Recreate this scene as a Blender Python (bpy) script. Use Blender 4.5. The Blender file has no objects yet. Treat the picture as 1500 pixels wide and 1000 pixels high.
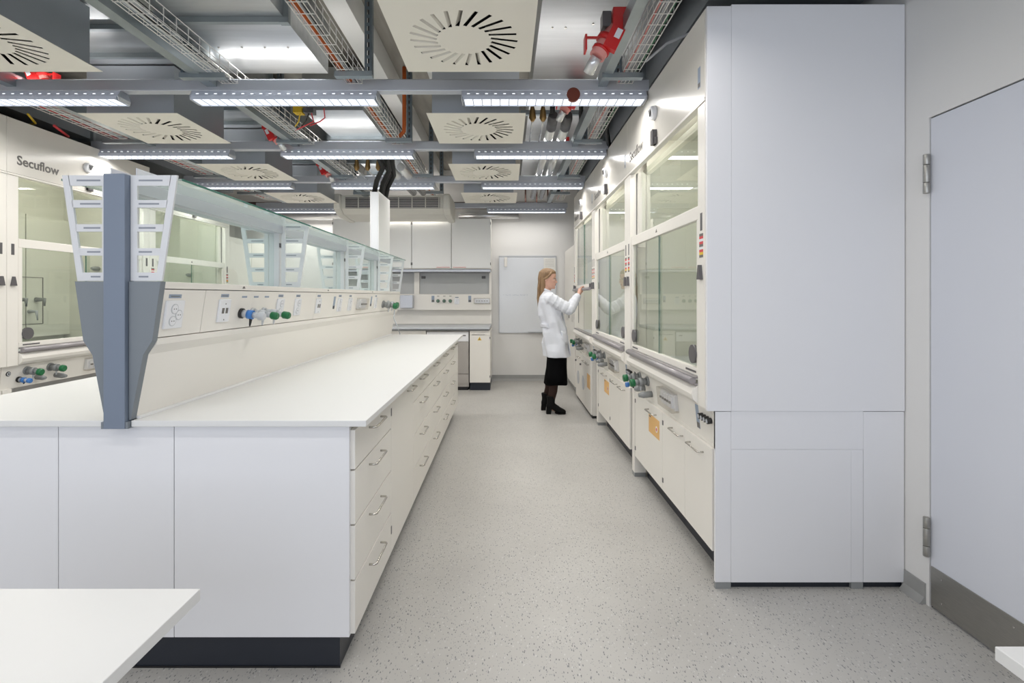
import bpy, bmesh, math, random
from mathutils import Vector, Matrix, Euler
random.seed(7)
PI = math.pi
S = bpy.context.scene
C = S.collection

# ---------------------------------------------------------------- camera, world, large lights, exposure
cam_d = bpy.data.cameras.new('camera'); cam = bpy.data.objects.new('camera', cam_d); C.objects.link(cam)
cam.location = (0, 0, 1.34); cam.rotation_euler = (PI/2, 0, 0)
cam_d.sensor_width = 36; cam_d.lens = 735/1500*36
cam_d.shift_x = (750-741)/1500; cam_d.shift_y = -66/1500
cam_d.clip_start = 0.05
S.camera = cam
W = bpy.data.worlds.new('sky'); S.world = W; W.use_nodes = True
W.node_tree.nodes['Background'].inputs[0].default_value = (0.70, 0.80, 1, 1)
W.node_tree.nodes['Background'].inputs[1].default_value = 0.6
S.view_settings.view_transform = 'Standard'; S.view_settings.look = 'None'
S.view_settings.gamma = 1; S.view_settings.use_curve_mapping = False
S.view_settings.exposure = -0.22
LAMP = 12.5      # watts of each luminaire, downwards within its louvre cut-off
UPLIGHT = 2.1    # watts of each luminaire's upward slot
DAY = 38         # watts of each window's daylight
for k, x in enumerate((-2.9, 0.2)):
    ld = bpy.data.lights.new('window_daylight', 'AREA'); ld.shape = 'RECTANGLE'
    ld.size = 2.4; ld.size_y = 1.7; ld.energy = DAY; ld.color = (0.82, 0.885, 1.0)
    lo = bpy.data.objects.new('window_daylight', ld); C.objects.link(lo)
    lo.location = (x, -2.33, 1.75); lo.rotation_euler = (-PI/2 + PI, 0, 0)

# ---------------------------------------------------------------- materials
def mat(name, col, rough=0.5, metal=0.0, noise=0.0, nscale=8, stretch=(1,1,1), bump=0.0, emit=None, coat=0.0, spec=0.5):
    m = bpy.data.materials.new(name); m.use_nodes = True
    nt = m.node_tree; p = nt.nodes['Principled BSDF']
    p.inputs['Base Color'].default_value = (*col, 1)
    p.inputs['Roughness'].default_value = rough; p.inputs['Metallic'].default_value = metal
    p.inputs['Coat Weight'].default_value = coat
    p.inputs['Specular IOR Level'].default_value = spec
    if emit: 
        p.inputs['Emission Color'].default_value = (*emit[0], 1); p.inputs['Emission Strength'].default_value = emit[1]
    if noise or bump:
        tc = nt.nodes.new('ShaderNodeTexCoord'); mp = nt.nodes.new('ShaderNodeMapping'); mp.inputs['Scale'].default_value = stretch
        nz = nt.nodes.new('ShaderNodeTexNoise'); nz.inputs['Scale'].default_value = nscale; nz.inputs['Detail'].default_value = 4
        nt.links.new(tc.outputs['Object'], mp.inputs[0]); nt.links.new(mp.outputs[0], nz.inputs['Vector'])
        if noise:
            r = nt.nodes.new('ShaderNodeMapRange'); r.inputs[1].default_value = 0.3; r.inputs[2].default_value = 0.7
            r.inputs[3].default_value = 1-noise; r.inputs[4].default_value = 1+noise
            nt.links.new(nz.outputs[0], r.inputs[0])
            mx = nt.nodes.new('ShaderNodeVectorMath'); mx.operation = 'SCALE'; mx.inputs[0].default_value = col
            nt.links.new(r.outputs[0], mx.inputs['Scale']); nt.links.new(mx.outputs[0], p.inputs['Base Color'])
            r2 = nt.nodes.new('ShaderNodeMapRange'); r2.inputs[3].default_value = max(0, rough-noise*.5); r2.inputs[4].default_value = rough+noise*.5
            nt.links.new(nz.outputs[0], r2.inputs[0]); nt.links.new(r2.outputs[0], p.inputs['Roughness'])
        if bump:
            bp = nt.nodes.new('ShaderNodeBump'); bp.inputs['Strength'].default_value = bump; bp.inputs['Distance'].default_value = 0.01
            nt.links.new(nz.outputs[0], bp.inputs['Height']); nt.links.new(bp.outputs[0], p.inputs['Normal'])
    return m
def glass(name, tint, rough=0.0, refl=1.0, painted_refl=0.0):
    m = bpy.data.materials.new(name); m.use_nodes = True; nt = m.node_tree; nt.nodes.clear()
    o = nt.nodes.new('ShaderNodeOutputMaterial'); mix = nt.nodes.new('ShaderNodeMixShader')
    t = nt.nodes.new('ShaderNodeBsdfTransparent'); t.inputs[0].default_value = (*tint, 1)
    g = nt.nodes.new('ShaderNodeBsdfGlossy'); g.inputs['Roughness'].default_value = rough
    fr = nt.nodes.new('ShaderNodeFresnel'); fr.inputs[0].default_value = 1.5
    mu = nt.nodes.new('ShaderNodeMath'); mu.operation = 'MULTIPLY'; mu.inputs[1].default_value = refl
    geo = nt.nodes.new('ShaderNodeNewGeometry'); inv = nt.nodes.new('ShaderNodeMath'); inv.operation = 'SUBTRACT'; inv.inputs[0].default_value = 1
    m2 = nt.nodes.new('ShaderNodeMath'); m2.operation = 'MULTIPLY'; m2.use_clamp = True
    nt.links.new(geo.outputs['Backfacing'], inv.inputs[1])
    nt.links.new(fr.outputs[0], mu.inputs[0]); nt.links.new(mu.outputs[0], m2.inputs[0]); nt.links.new(inv.outputs[0], m2.inputs[1]); nt.links.new(m2.outputs[0], mix.inputs[0])
    nt.links.new(t.outputs[0], mix.inputs[1]); nt.links.new(g.outputs[0], mix.inputs[2]); 
    last = mix.outputs[0]
    if painted_refl:  # pale diffuse mix paints the worktop's reflection into the glass
        d = nt.nodes.new('ShaderNodeBsdfTranslucent'); d.inputs[0].default_value = (.85, .95, .92, 1); d2 = nt.nodes.new('ShaderNodeBsdfDiffuse'); d2.inputs[0].default_value = (.85, .95, .92, 1)
        ms = nt.nodes.new('ShaderNodeMixShader'); nt.links.new(d.outputs[0], ms.inputs[1]); nt.links.new(d2.outputs[0], ms.inputs[2])
        mm = nt.nodes.new('ShaderNodeMixShader'); mm.inputs[0].default_value = painted_refl; nt.links.new(last, mm.inputs[1]); nt.links.new(ms.outputs[0], mm.inputs[2]); last = mm.outputs[0]
    nt.links.new(last, o.inputs[0])
    return m
M = {}
M['cream'] = mat('cream_laminate', (0.85, 0.82, 0.765), 0.36)
M['creamgloss'] = mat('cream_gloss', (0.80, 0.77, 0.71), 0.22, noise=0.02, nscale=3)
M['steelpaint'] = mat('diffuser_beige', (0.86, 0.82, 0.73), 0.5)
M['white'] = mat('white_laminate', (0.88, 0.88, 0.87), 0.35)
M['whitetop'] = mat('white_worktop', (0.77, 0.77, 0.76), 0.4)
M['panelwhite'] = mat('cladding_white', (0.84, 0.84, 0.86), 0.4)
M['wall'] = mat('wall_paint', (0.80, 0.79, 0.77), 0.7, bump=0.04, nscale=120)
M['doorpaint'] = mat('door_paint', (0.72, 0.74, 0.80), 0.45)
M['plinth'] = mat('plinth_dark', (0.016, 0.020, 0.030), 0.35)
M['baseboard'] = mat('baseboard_grey', (0.34, 0.34, 0.33), 0.5, noise=.05)
M['steel'] = mat('brushed_steel', (0.42, 0.41, 0.38), 0.38, 1.0, noise=0.06, nscale=20, stretch=(1, 1, 12))
M['chrome'] = mat('handle_steel', (0.6, 0.58, 0.54), 0.25, 1.0)
M['bluegrey'] = mat('post_bluegrey', (0.19, 0.23, 0.30), 0.42)
M['slate'] = mat('slate_plate', (0.20, 0.225, 0.25), 0.45)
M['ladder'] = mat('bracket_lightgrey', (0.70, 0.71, 0.73), 0.4)
M['ladderin'] = mat('bracket_slot', (0.28, 0.30, 0.34), 0.5)
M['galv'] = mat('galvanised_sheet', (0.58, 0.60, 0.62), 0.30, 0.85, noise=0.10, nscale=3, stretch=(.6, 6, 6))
M['galvshade'] = mat('galvanised_shaded', (0.30, 0.325, 0.35), 0.45, 0.7, noise=0.10, nscale=2.5, stretch=(1, 1, 1))  # darker sheet, the shade above the cupboards is put into its colour
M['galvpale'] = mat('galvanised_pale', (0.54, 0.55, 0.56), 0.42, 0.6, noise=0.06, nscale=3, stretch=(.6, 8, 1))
M['strut'] = mat('strut_steel', (0.20, 0.24, 0.27), 0.45, 0.8, noise=.1)
M['channel'] = mat('channel_steel', (0.34, 0.38, 0.40), 0.4, 0.8, noise=.12, nscale=4)
M['wire'] = mat('zinc_wire', (0.82, 0.80, 0.77), 0.4, 0.3)
M['alu'] = mat('rail_aluminium', (0.56, 0.58, 0.63), 0.38, 0.4)
M['rib'] = mat('lens_rib', (0.62, 0.66, 0.75), 0.3)
M['concrete'] = mat('concrete', (0.36, 0.34, 0.30), 0.85, noise=0.14, nscale=5, stretch=(3, .5, 1), bump=0.15)
M['black'] = mat('black_plastic', (0.012, 0.012, 0.013), 0.4)
M['void'] = mat('dark_cavity', (0.01, 0.01, 0.01), 0.8)
M['darkgrey'] = mat('dark_grey_plastic', (0.11, 0.105, 0.11), 0.4)
M['midgrey'] = mat('grey_plastic', (0.27, 0.28, 0.28), 0.4)
M['rail'] = mat('sash_rail_mauve_grey', (0.33, 0.31, 0.32), 0.35, 0.3)
M['lightgrey'] = mat('light_grey_plastic', (0.55, 0.57, 0.60), 0.35)
M['green'] = mat('green_plastic', (0.01, 0.15, 0.05), 0.35)
M['blue'] = mat('blue_plastic', (0.05, 0.20, 0.55), 0.35)
M['red'] = mat('red_plastic', (0.62, 0.02, 0.02), 0.35)
M['redpale'] = mat('pale_red_plastic', (0.75, 0.30, 0.27), 0.4)
M['orange'] = mat('orange_cable', (0.62, 0.13, 0.02), 0.5)
M['yellow'] = mat('yellow_paint', (0.75, 0.50, 0.03), 0.5)
M['brass'] = mat('brass', (0.35, 0.22, 0.09), 0.4, 0.9)
M['copper'] = mat('brown_pipe', (0.10, 0.05, 0.04), 0.4, 0.5)
M['pipewhite'] = mat('silver_pipe', (0.78, 0.78, 0.78), 0.22, 0.6)
M['hose'] = mat('black_hose', (0.012, 0.012, 0.012), 0.55, bump=.3, nscale=30)
M['socket'] = mat('socket_white', (0.86, 0.87, 0.90), 0.25)
M['ink'] = mat('grey_ink', (0.16, 0.15, 0.14), 0.6)
M['stickerorange'] = mat('orange_sticker', (0.80, 0.48, 0.18), 0.5)
M['stickerblue'] = mat('grey_blue_sticker', (0.30, 0.36, 0.46), 0.5)
M['dark_red'] = mat('signal_red', (0.65, 0.05, 0.06), 0.5)
M['maroon'] = mat('maroon_disc', (0.16, 0.03, 0.015), 0.5)
M['liner'] = mat('hood_liner', (0.72, 0.71, 0.64), 0.45)
M['silver'] = mat('appliance_grey', (0.50, 0.47, 0.44), 0.35, 0.5)
M['board'] = mat('whiteboard_enamel', (0.74, 0.76, 0.79), 0.18)
M['paper'] = mat('paper', (0.80, 0.79, 0.75), 0.6)
M['greyboard'] = mat('grey_rear_panel', (0.50, 0.51, 0.51), 0.4)
M['acbeige'] = mat('ac_beige', (0.72, 0.70, 0.64), 0.45)
M['lens'] = mat('luminaire_lens', (0.8, 0.85, 0.95), 0.3, emit=((0.90, 0.94, 1.0), 1.15))
M['hoodfill'] = mat('hood_fill_lamp', (.8, .8, .8), .4, emit=((1, .98, .92), 16.0))
M['dots'] = mat('led_dot', (0.8, 0.85, 0.95), 0.3, emit=((0.93, 0.96, 1.0), 2.5))
M['glass'] = glass('hood_glass', (0.925, 0.95, 0.92), 0.0, 1.6)
M['glassshelf'] = glass('shelf_glass', (0.90, 0.965, 0.945), 0.02, 2.0, .22)
M['screen'] = glass('screen_glass', (0.93, 0.975, 0.96), 0.0, 1.2, .03)
M['plenum'] = mat('plenum_sheet', (0.46, 0.49, 0.53), 0.4, 0.6, noise=.06, nscale=2)
M['glassedge'] = mat('glass_edge_green', (0.03, 0.16, 0.12), 0.15)
M['clear'] = glass('clear_plastic', (0.90, 0.89, 0.87), 0.1, 1.2)
# speckled vinyl floor
def floor_mat():
    m = bpy.data.materials.new('speckled_vinyl'); m.use_nodes = True; nt = m.node_tree; p = nt.nodes['Principled BSDF']
    L = nt.links.new
    tc = nt.nodes.new('ShaderNodeTexCoord')
    def flecks(scale, rot, st, thr, keep):
        mp = nt.nodes.new('ShaderNodeMapping'); mp.inputs['Scale'].default_value = st; mp.inputs['Rotation'].default_value = (0, 0, rot)
        v = nt.nodes.new('ShaderNodeTexVoronoi'); v.inputs['Scale'].default_value = scale
        L(tc.outputs['Object'], mp.inputs[0]); L(mp.outputs[0], v.inputs['Vector'])
        a = nt.nodes.new('ShaderNodeMath'); a.operation = 'LESS_THAN'; a.inputs[1].default_value = thr; L(v.outputs['Distance'], a.inputs[0])
        s = nt.nodes.new('ShaderNodeSeparateColor'); L(v.outputs['Color'], s.inputs[0])
        b = nt.nodes.new('ShaderNodeMath'); b.operation = 'LESS_THAN'; b.inputs[1].default_value = keep; L(s.outputs[0], b.inputs[0])
        c = nt.nodes.new('ShaderNodeMath'); c.operation = 'MULTIPLY'; L(a.outputs[0], c.inputs[0]); L(b.outputs[0], c.inputs[1])
        return c.outputs[0]
    nz = nt.nodes.new('ShaderNodeTexNoise'); nz.inputs['Scale'].default_value = 1.6; nz.inputs['Detail'].default_value = 6
    L(tc.outputs['Object'], nz.inputs['Vector'])
    cr = nt.nodes.new('ShaderNodeValToRGB'); L(nz.outputs[0], cr.inputs[0])
    cr.color_ramp.elements[0].position = .35; cr.color_ramp.elements[0].color = (.47, .455, .43, 1)
    cr.color_ramp.elements[1].position = .65; cr.color_ramp.elements[1].color = (.52, .505, .478, 1)
    cur = cr.outputs[0]
    for (sc, rot, st, thr, keep, col) in ((95, .3, (1, .45, 1), .20, .5, (.17, .17, .175, 1)), (85, 1.7, (1, .4, 1), .19, .5, (.22, .225, .23, 1)),
                                          (70, 1.0, (1, .6, 1), .22, .4, (.58, .57, .55, 1)), (150, 2.4, (1, .5, 1), .25, .5, (.34, .34, .34, 1))):
        f = flecks(sc, rot, st, thr, keep)
        mx = nt.nodes.new('ShaderNodeMix'); mx.data_type = 'RGBA'; L(f, mx.inputs[0]); L(cur, mx.inputs[6]); mx.inputs[7].default_value = col
        cur = mx.outputs[2]
    L(cur, p.inputs['Base Color']); p.inputs['Roughness'].default_value = 0.42
    return m
M['floor'] = floor_mat()

# ---------------------------------------------------------------- helpers
WO = {}
class B:
    def __init__(s): s.b = bmesh.new(); s.M = Matrix.Identity(4); s.mats = []; s.mi = 0
    def m(s, name):
        if name not in s.mats: s.mats.append(name)
        s.mi = s.mats.index(name); return s
    def _v(s, ps): return [s.b.verts.new(s.M @ Vector(p)) for p in ps]
    def face(s, ps):
        f = s.b.faces.new(s._v(ps)); f.material_index = s.mi; return s
    def box(s, x0, x1, y0, y1, z0, z1):
        v = s._v([(x, y, z) for x in (x0, x1) for y in (y0, y1) for z in (z0, z1)])
        for q in ((0,1,3,2), (4,6,7,5), (0,4,5,1), (2,3,7,6), (0,2,6,4), (1,5,7,3)):
            f = s.b.faces.new([v[i] for i in q]); f.material_index = s.mi
        return s
    def prism(s, poly, a0, a1, axis='y'):
        # poly: list of 2d points; extruded along axis
        def P(u, v, a): return {'y': (u, a, v), 'x': (a, u, v), 'z': (u, v, a)}[axis]
        A = s._v([P(u, v, a0) for u, v in poly]); Bv = s._v([P(u, v, a1) for u, v in poly])
        fs = [s.b.faces.new(A), s.b.faces.new(Bv[::-1])]
        n = len(poly)
        for i in range(n): fs.append(s.b.faces.new([A[i], A[(i+1) % n], Bv[(i+1) % n], Bv[i]]))
        for f in fs: f.material_index = s.mi
        return s
    def ring(s, p, t, r, n, ry=None):
        t = t.normalized(); a = t.orthogonal().normalized()
        if abs(t.z) < .9: a = Vector((0,0,1)).cross(t).normalized()
        c = t.cross(a); ry = ry or r
        return s._v([p + a*math.cos(2*PI*i/n)*r + c*math.sin(2*PI*i/n)*ry for i in range(n)])
    def tube(s, pts, r, n=8, caps=True):
        pts = [Vector(p) for p in pts]; R = r if isinstance(r, (list, tuple)) else [r]*len(pts)
        rings = []
        for i, p in enumerate(pts):
            t = (pts[min(i+1, len(pts)-1)] - pts[max(i-1, 0)])
            rings.append(s.ring(p, t, R[i], n))
        fs = []
        for A, D in zip(rings, rings[1:]):
            for i in range(n): fs.append(s.b.faces.new([A[i], A[(i+1) % n], D[(i+1) % n], D[i]]))
        for f in fs: f.smooth = n > 6
        if caps: fs += [s.b.faces.new(rings[0][::-1]), s.b.faces.new(rings[-1])]
        for f in fs: f.material_index = s.mi
        return s
    def cyl(s, p0, p1, r, n=16): return s.tube([p0, p1], r, n)
    def text(s, txt, size, frame, depth=0.0008):
        cu = bpy.data.curves.new('t', 'FONT'); cu.body = txt; cu.size = size; cu.extrude = depth; cu.offset = size*.022; cu.resolution_u = 3
        o = bpy.data.objects.new('t', cu); C.objects.link(o)
        dg = bpy.context.evaluated_depsgraph_get(); me = bpy.data.meshes.new_from_object(o.evaluated_get(dg))
        vs = [s.b.verts.new(s.M @ frame @ v.co) for v in me.vertices]
        for p in me.polygons:
            try: f = s.b.faces.new([vs[i] for i in p.vertices]); f.material_index = s.mi
            except ValueError: pass
        bpy.data.objects.remove(o); bpy.data.meshes.remove(me); bpy.data.curves.remove(cu); return s
    def build(s, name, material=None, parent=None, bevel=0.0, recalc=True):
        if recalc: bmesh.ops.recalc_face_normals(s.b, faces=s.b.faces)
        co = [v.co for v in s.b.verts]
        lo = Vector([min(c[i] for c in co) for i in range(3)]); hi = Vector([max(c[i] for c in co) for i in range(3)])
        ctr = (lo + hi)/2
        if parent is None: ctr.z = lo.z
        for v in s.b.verts: v.co -= ctr
        me = bpy.data.meshes.new(name); s.b.to_mesh(me); s.b.free()
        for k in (s.mats or [material]): me.materials.append(M[k])
        o = bpy.data.objects.new(name, me); C.objects.link(o)
        WO[o.name] = ctr.copy()
        if parent is not None:
            o.parent = parent; o.location = ctr - WO[parent.name]
        else: o.location = ctr
        if bevel:
            md = o.modifiers.new('bevel', 'BEVEL'); md.width = bevel; md.segments = 2; md.limit_method = 'ANGLE'
        return o
def tag(o, label=None, cat=None, group=None, kind=None):
    if label: o['label'] = label
    if cat: o['category'] = cat
    if group: o['group'] = group
    if kind: o['kind'] = kind
    return o
def thing(name, label, cat, loc=(0,0,0), group=None):
    o = bpy.data.objects.new(name, None); C.objects.link(o); o.empty_display_size = .1
    o.location = loc; WO[o.name] = Vector(loc); return tag(o, label, cat, group)
def bx(name, material, parent, *c, bevel=0.0): return B().box(*c).build(name, material, parent, bevel)
def copy_tree(o, off=None, parent=None, label=None, loc=None, rz=None):
    c = o.copy(); C.objects.link(c)
    if parent is not None: c.parent = parent
    if off is not None: c.location = o.location + Vector(off)
    if loc is not None: c.location = loc
    if rz is not None: c.rotation_euler.z = rz
    if label: c['label'] = label
    WO[c.name] = c.location.copy()
    for ch in o.children: copy_tree(ch, parent=c)
    return c
def struct(name, material, *c, bevel=0.0, parent=None): 
    o = bx(name, material, parent, *c, bevel=bevel); 
    if parent is None: tag(o, kind='structure')
    return o
# ---------------------------------------------------------------- room shell
XL, XR, YB, YF, ZC = -4.6, 1.83, 8.0, -2.4, 3.35
floor = struct('floor', 'floor', XL, XR+.12, YF, YB, -0.05, 0)
ceil_ = struct('ceiling', 'concrete', XL, XR, YF, YB, ZC, ZC+.1)
struct('wall_left', 'wall', XL-.1, XL, YF, YB+.1, 0, ZC)
struct('wall_back', 'wall', XL, XR+.12, YB, YB+.1, 0, ZC)
DH, DN, DZ = 2.165, 1.15, 2.106      # door: hinge side, near side, height
wr = B()
wr.box(XR, XR+.12, YF, DN-.004, 0, ZC); wr.box(XR, XR+.12, DH+.004, YB, 0, ZC); wr.box(XR, XR+.12, DN-.004, DH+.004, DZ+.006, ZC)
tag(wr.build('wall_right', 'wall'), kind='structure')
wf = B()
wf.box(XL, XR, YF-.1, YF, 0, .9); wf.box(XL, XR, YF-.1, YF, 2.6, ZC)
for a, b in ((XL, -4.1), (-1.7, -1.0), (1.4, XR)): wf.box(a, b, YF-.1, YF, .9, 2.6)
tag(wf.build('wall_front', 'wall'), kind='structure')
bb = B(); bb.prism([(XR, 0), (XR-.03, 0), (XR-.008, .03), (XR-.006, .09), (XR, .09)], DH+.02, 2.30); bb.build('baseboard_right', 'baseboard')['kind'] = 'structure'
bb = B(); bb.prism([(YB, 0), (YB-.03, 0), (YB-.008, .03), (YB-.006, .09), (YB, .09)], -.22, .93, 'x'); bb.build('baseboard_back', 'baseboard')['kind'] = 'structure'
# door
d = thing('door_1', 'white flush door in the right wall', 'door', (XR, (DH+DN)/2, 0)); d['kind'] = 'structure'
del d['category']
bx('door_leaf', 'doorpaint', d, XR+.004, XR+.05, DN, DH, .008, DZ)
k = bx('kick_plate', 'steel', d, XR-.001, XR+.004, DN+.01, DH-.006, .012, .181)
for yy in (DH-.06, DH-.36, DH-.66):
    for zz in (.05, .15): B().cyl((XR-.003, yy, zz), (XR-.001, yy, zz), .004, 8).build('screw', 'chrome', d)
for z0 in (.218, 1.785):
    h = B(); 
    for a, b in ((0, .045), (.047, .122), (.124, .168)): h.cyl((XR-.012, DH+.004, z0+a), (XR-.012, DH+.004, z0+b), .0125, 16)
    h.build('hinge', 'steel', d, bevel=.001)
fr = B(); fr.m('void').box(XR+.01, XR+.06, DH, DH+.004, 0, DZ+.005).box(XR+.01, XR+.06, DN, DH, DZ, DZ+.005); fr.build('door_gap', None, d)

# ---------------------------------------------------------------- handles
def handle(parent, p, axis, length, out, name='handle', r=.0045):
    # bow handle: p centre on the surface, axis along, out = outward vector of the stand-off
    p = Vector(p); a = Vector(axis)*length/2; o = Vector(out); c = .010
    an = a.normalized(); on = o.normalized()
    pts = [p-a, p-a+o-on*c, p-a+o-on*c*.3+an*c*.3, p-a+o+an*c, p+a+o-an*c, p+a+o-on*c*.3-an*c*.3, p+a+o-on*c, p+a]
    return B().tube(pts, r, 8).build(name, 'chrome', parent)

# ---------------------------------------------------------------- island bench
XC = -1.371; IX = .878
Y0, Y1 = 1.77, 5.78
wt = tag(bx('worktop', 'whitetop', None, XC+.049, XC+IX, Y0, Y1, .880, .902, bevel=.002), 'long white worktop of the island with the drawer fronts below, right of the spine', 'worktop')
wt2 = tag(bx('worktop', 'whitetop', None, XC-IX, XC-.049, Y0, Y1, .880, .902, bevel=.002), 'white island worktop left of the grey post, facing the left fume cupboards', 'worktop')
ep = thing('bench_end_cladding', 'cool white panels closing the near end of the island bench', 'panel', (XC, 1.81, 0))
for a, b in ((-2.20, -1.6065), (-1.6035, -1.1915), (-1.1885, -.562)): bx('panel', 'panelwhite', ep, a, b, 1.80, 1.818, .118, .8795)
pl = thing('bench_plinth', 'black plinth under the island bench', 'plinth', (XC, 3.7, 0))
bx('board', 'plinth', pl, -2.15, -.60, 1.814, 1.83, 0, .116); bx('board', 'plinth', pl, -.62, -.60, 1.831, 5.66, 0, .116)
bx('foot_strip', 'black', pl, -2.15, -.597, 1.810, 1.8135, 0, .006)
bx('board', 'plinth', pl, -2.15, -2.13, 1.831, 5.66, 0, .116)
tag(bx('bench_core', 'white', None, -2.2, -1.02, 1.83, 5.70, .118, .879), 'white carcass filling the island bench behind the drawers', 'cabinet')
FX = -.545
zr = [.860, .712, .513, .313, .118]
def cabinet_box(t, y0, y1, x0=-1.0, x1=-.566, z0=.118, z1=.879):
    b = B(); b.box(x0, x1, y0+.001, y1-.001, z0, z1); return b.build('carcass', 'cream', t)
def drawer_unit(y0, y1, label):
    t = thing('drawer_cabinet', label, 'cabinet', ((-1+FX)/2, (y0+y1)/2, .118), 'cabinets in the island bench')
    cabinet_box(t, y0, y1)
    for i in range(4):
        dr = bx('drawer', 'cream', t, FX-.019, FX, y0+.002, y1-.002, zr[i+1]+.003, zr[i]-.003, bevel=.0015)
        handle(dr, (FX, (y0+y1)/2-.005, zr[i]-.042), (0, 1, 0), .18, (.028, 0, 0))
    return t
du = drawer_unit(1.812, 2.384, 'island cabinet with four drawers nearest the camera, beside the end panels')
t = thing('cupboard', 'island cabinet with one plain door between the two nearest drawer stacks', 'cabinet', (-.77, 2.68, .118), 'cabinets in the island bench')
cabinet_box(t, 2.384, 2.967)
dr = bx('door', 'cream', t, FX-.019, FX, 2.387, 2.964, .121, .857, bevel=.0015)
handle(dr, (FX, 2.85, .818), (0, 1, 0), .16, (.028, 0, 0))
for z in (.79, .23): bx('hinge', 'darkgrey', t, FX-.012, FX+.002, 2.3795, 2.3915, z-.018, z+.018)
names = ['second four-drawer island cabinet, just past the plain cupboard door', 'third four-drawer island cabinet, middle of the bench',
         'fourth four-drawer island cabinet, toward the far end', 'fifth four-drawer island cabinet, last stack before the narrow far door']
ys = [2.967, 3.57, 4.17, 4.77, 5.37]
for i in range(4): drawer_unit(ys[i], ys[i+1], names[i])
t = thing('cupboard', 'narrow island cabinet with a single door at the far end of the bench', 'cabinet', (-.77, 5.54, .118), 'cabinets in the island bench')
cabinet_box(t, 5.37, 5.70); dr = bx('door', 'cream', t, FX-.019, FX, 5.373, 5.698, .121, .857, bevel=.0015)
handle(dr, (FX, 5.49, .818), (0, 1, 0), .13, (.028, 0, 0))

# ---------------------------------------------------------------- service spine on the island
sp = thing('service_spine', 'cream service spine with sockets and taps running along the middle of the island', 'service spine', (XC, 3.78, .902))
def sym(pts): return pts + [(-x, z) for x, z in pts[::-1]]
low = [(XC+x, z) for x, z in sym([(.045, .903), (.088, 1.133)])]
B().prism(low, 1.80, 5.80).build('lower_panel', 'cream', sp)
lip = [(XC+x, z) for x, z in sym([(.085, 1.128), (.117, 1.166), (.1215, 1.190)])]
B().prism(lip, 1.80, 5.80).build('lip', 'cream', sp, bevel=.003)
FT, FB = (XC+.146, 1.365), (XC+.1205, 1.193)       # upper face: top and bottom (X, Z)
seams = [1.80, 2.05, 3.25, 4.45, 5.80]
for a, b in zip(seams, seams[1:]):
    B().prism([(XC+x, z) for x, z in sym([(.1205, 1.193), (.146, 1.365)])], a+.0015, b-.0015).build('service_panel', 'cream', sp)
B().prism([(XC+x, z) for x, z in sym([(.148, 1.368), (.150, 1.393)])], 1.80, 5.80).build('cap', 'cream', sp, bevel=.002)
for s_ in (1, -1):
    B().box(XC+s_*.047-.006, XC+s_*.047+.012*s_, 1.80, 5.78, .9025, .912).build('seal_strip', 'white', sp)
# grey end post with its wing plates
B().box(XC-.0375, XC+.0375, 1.755, 1.80, .876, 1.770).build('end_post', 'bluegrey', sp, bevel=.002)
for s_ in (1, -1):
    poly = [(XC+s_*.039, .904), (XC+s_*.046, .904), (XC+s_*.090, 1.133), (XC+s_*.122, 1.183), (XC+s_*.152, 1.393), (XC+s_*.039, 1.393)]
    B().prism(poly, 1.772, 1.799).build('wing_plate', 'slate', sp, bevel=.001)
    B().box(XC+s_*.0385, XC+s_*.047, 1.757, 1.79, .876, .8995).build('post_trim', 'slate', sp)
for y in (2.34, 3.45, 4.6):
    B().prism([(y-.012, 1.377), (y+.012, 1.377), (y, 1.388)], XC+.1485, XC+.151, 'x').build('marker', 'ink', sp)
tilt = math.atan2(.0255, .172)
def face_frame(y, z):
    # local x -> +Y, local y -> up the tilted face, local z -> outward
    k = (z-1.193)/.172; x = FB[0] + k*.0255
    up = Vector((math.sin(tilt), 0, math.cos(tilt))); out = Vector((math.cos(tilt), 0, -math.sin(tilt)))
    m = Matrix((Vector((0, 1, 0)), up, out)).transposed().to_4x4(); m.translation = (x, y, z); return m
def socket(parent, fm, kind='power', w=.08, h=.14, label=True):
    b = B(); b.M = fm; b.m('socket').box(-w/2, w/2, -h/2, h/2, 0, .009)
    o = b.build('socket', None, parent, bevel=.002)
    b = B(); b.M = fm
    if kind == 'power':
        for i in range(3 if w > .09 else 2):
            zz, xx = ((.021, -.006), (-.002, .021), (-.024, -.010))[i] if w > .09 else ((.022, .005), (-.022, -.005))[i]
            b.m('lightgrey').cyl((xx, zz, .009), (xx, zz, .0105), .0195, 18)
            b.m('socket').cyl((xx, zz, .0105), (xx, zz, .011), .016, 18)
            b.m('black').cyl((xx-.006, zz, .011), (xx-.006, zz, .0116), .0022, 6).cyl((xx+.006, zz, .011), (xx+.006, zz, .0116), .0022, 6)
    else:
        for i in (-1, 1): b.m('ink').box(i*.014-.008, i*.014+.008, -.012, .012, .009, .0105)
        b.m('ink').cyl((0, .03, .009), (0, .03, .01), .003, 8).cyl((0, -.04, .009), (0, -.04, .01), .003, 8)
    b.build('insert', None, o, bevel=0)
    if label:
        b = B(); b.M = fm; b.m('stickerblue').box(-w*.35, w*.35, h/2+.008, h/2+.022, 0, .001); b.m('ink').box(-w*.25, w*.25, h/2+.013, h/2+.016, .001, .0014)
        b.build('label', None, parent)
socket(sp, face_frame(1.865, 1.274), 'power', .10, .105)
socket(sp, face_frame(2.195, 1.279), 'data', .085, .10)
for y, k in ((2.74, 'power'), (2.97, 'power'), (3.30, 'data'), (3.72, 'power'), (3.97, 'power'), (4.75, 'power')):
    socket(sp, face_frame(y, 1.279), k, .08, .10)
for y in (3.61, 4.6):
    b = B(); b.M = face_frame(y, 1.285); b.m('stickerblue').box(-.02, .02, -.03, .055, 0, .001); b.m('black').box(-.016, .016, -.035, -.012, .001, .0016); b.build('sticker', None, sp)
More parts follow.
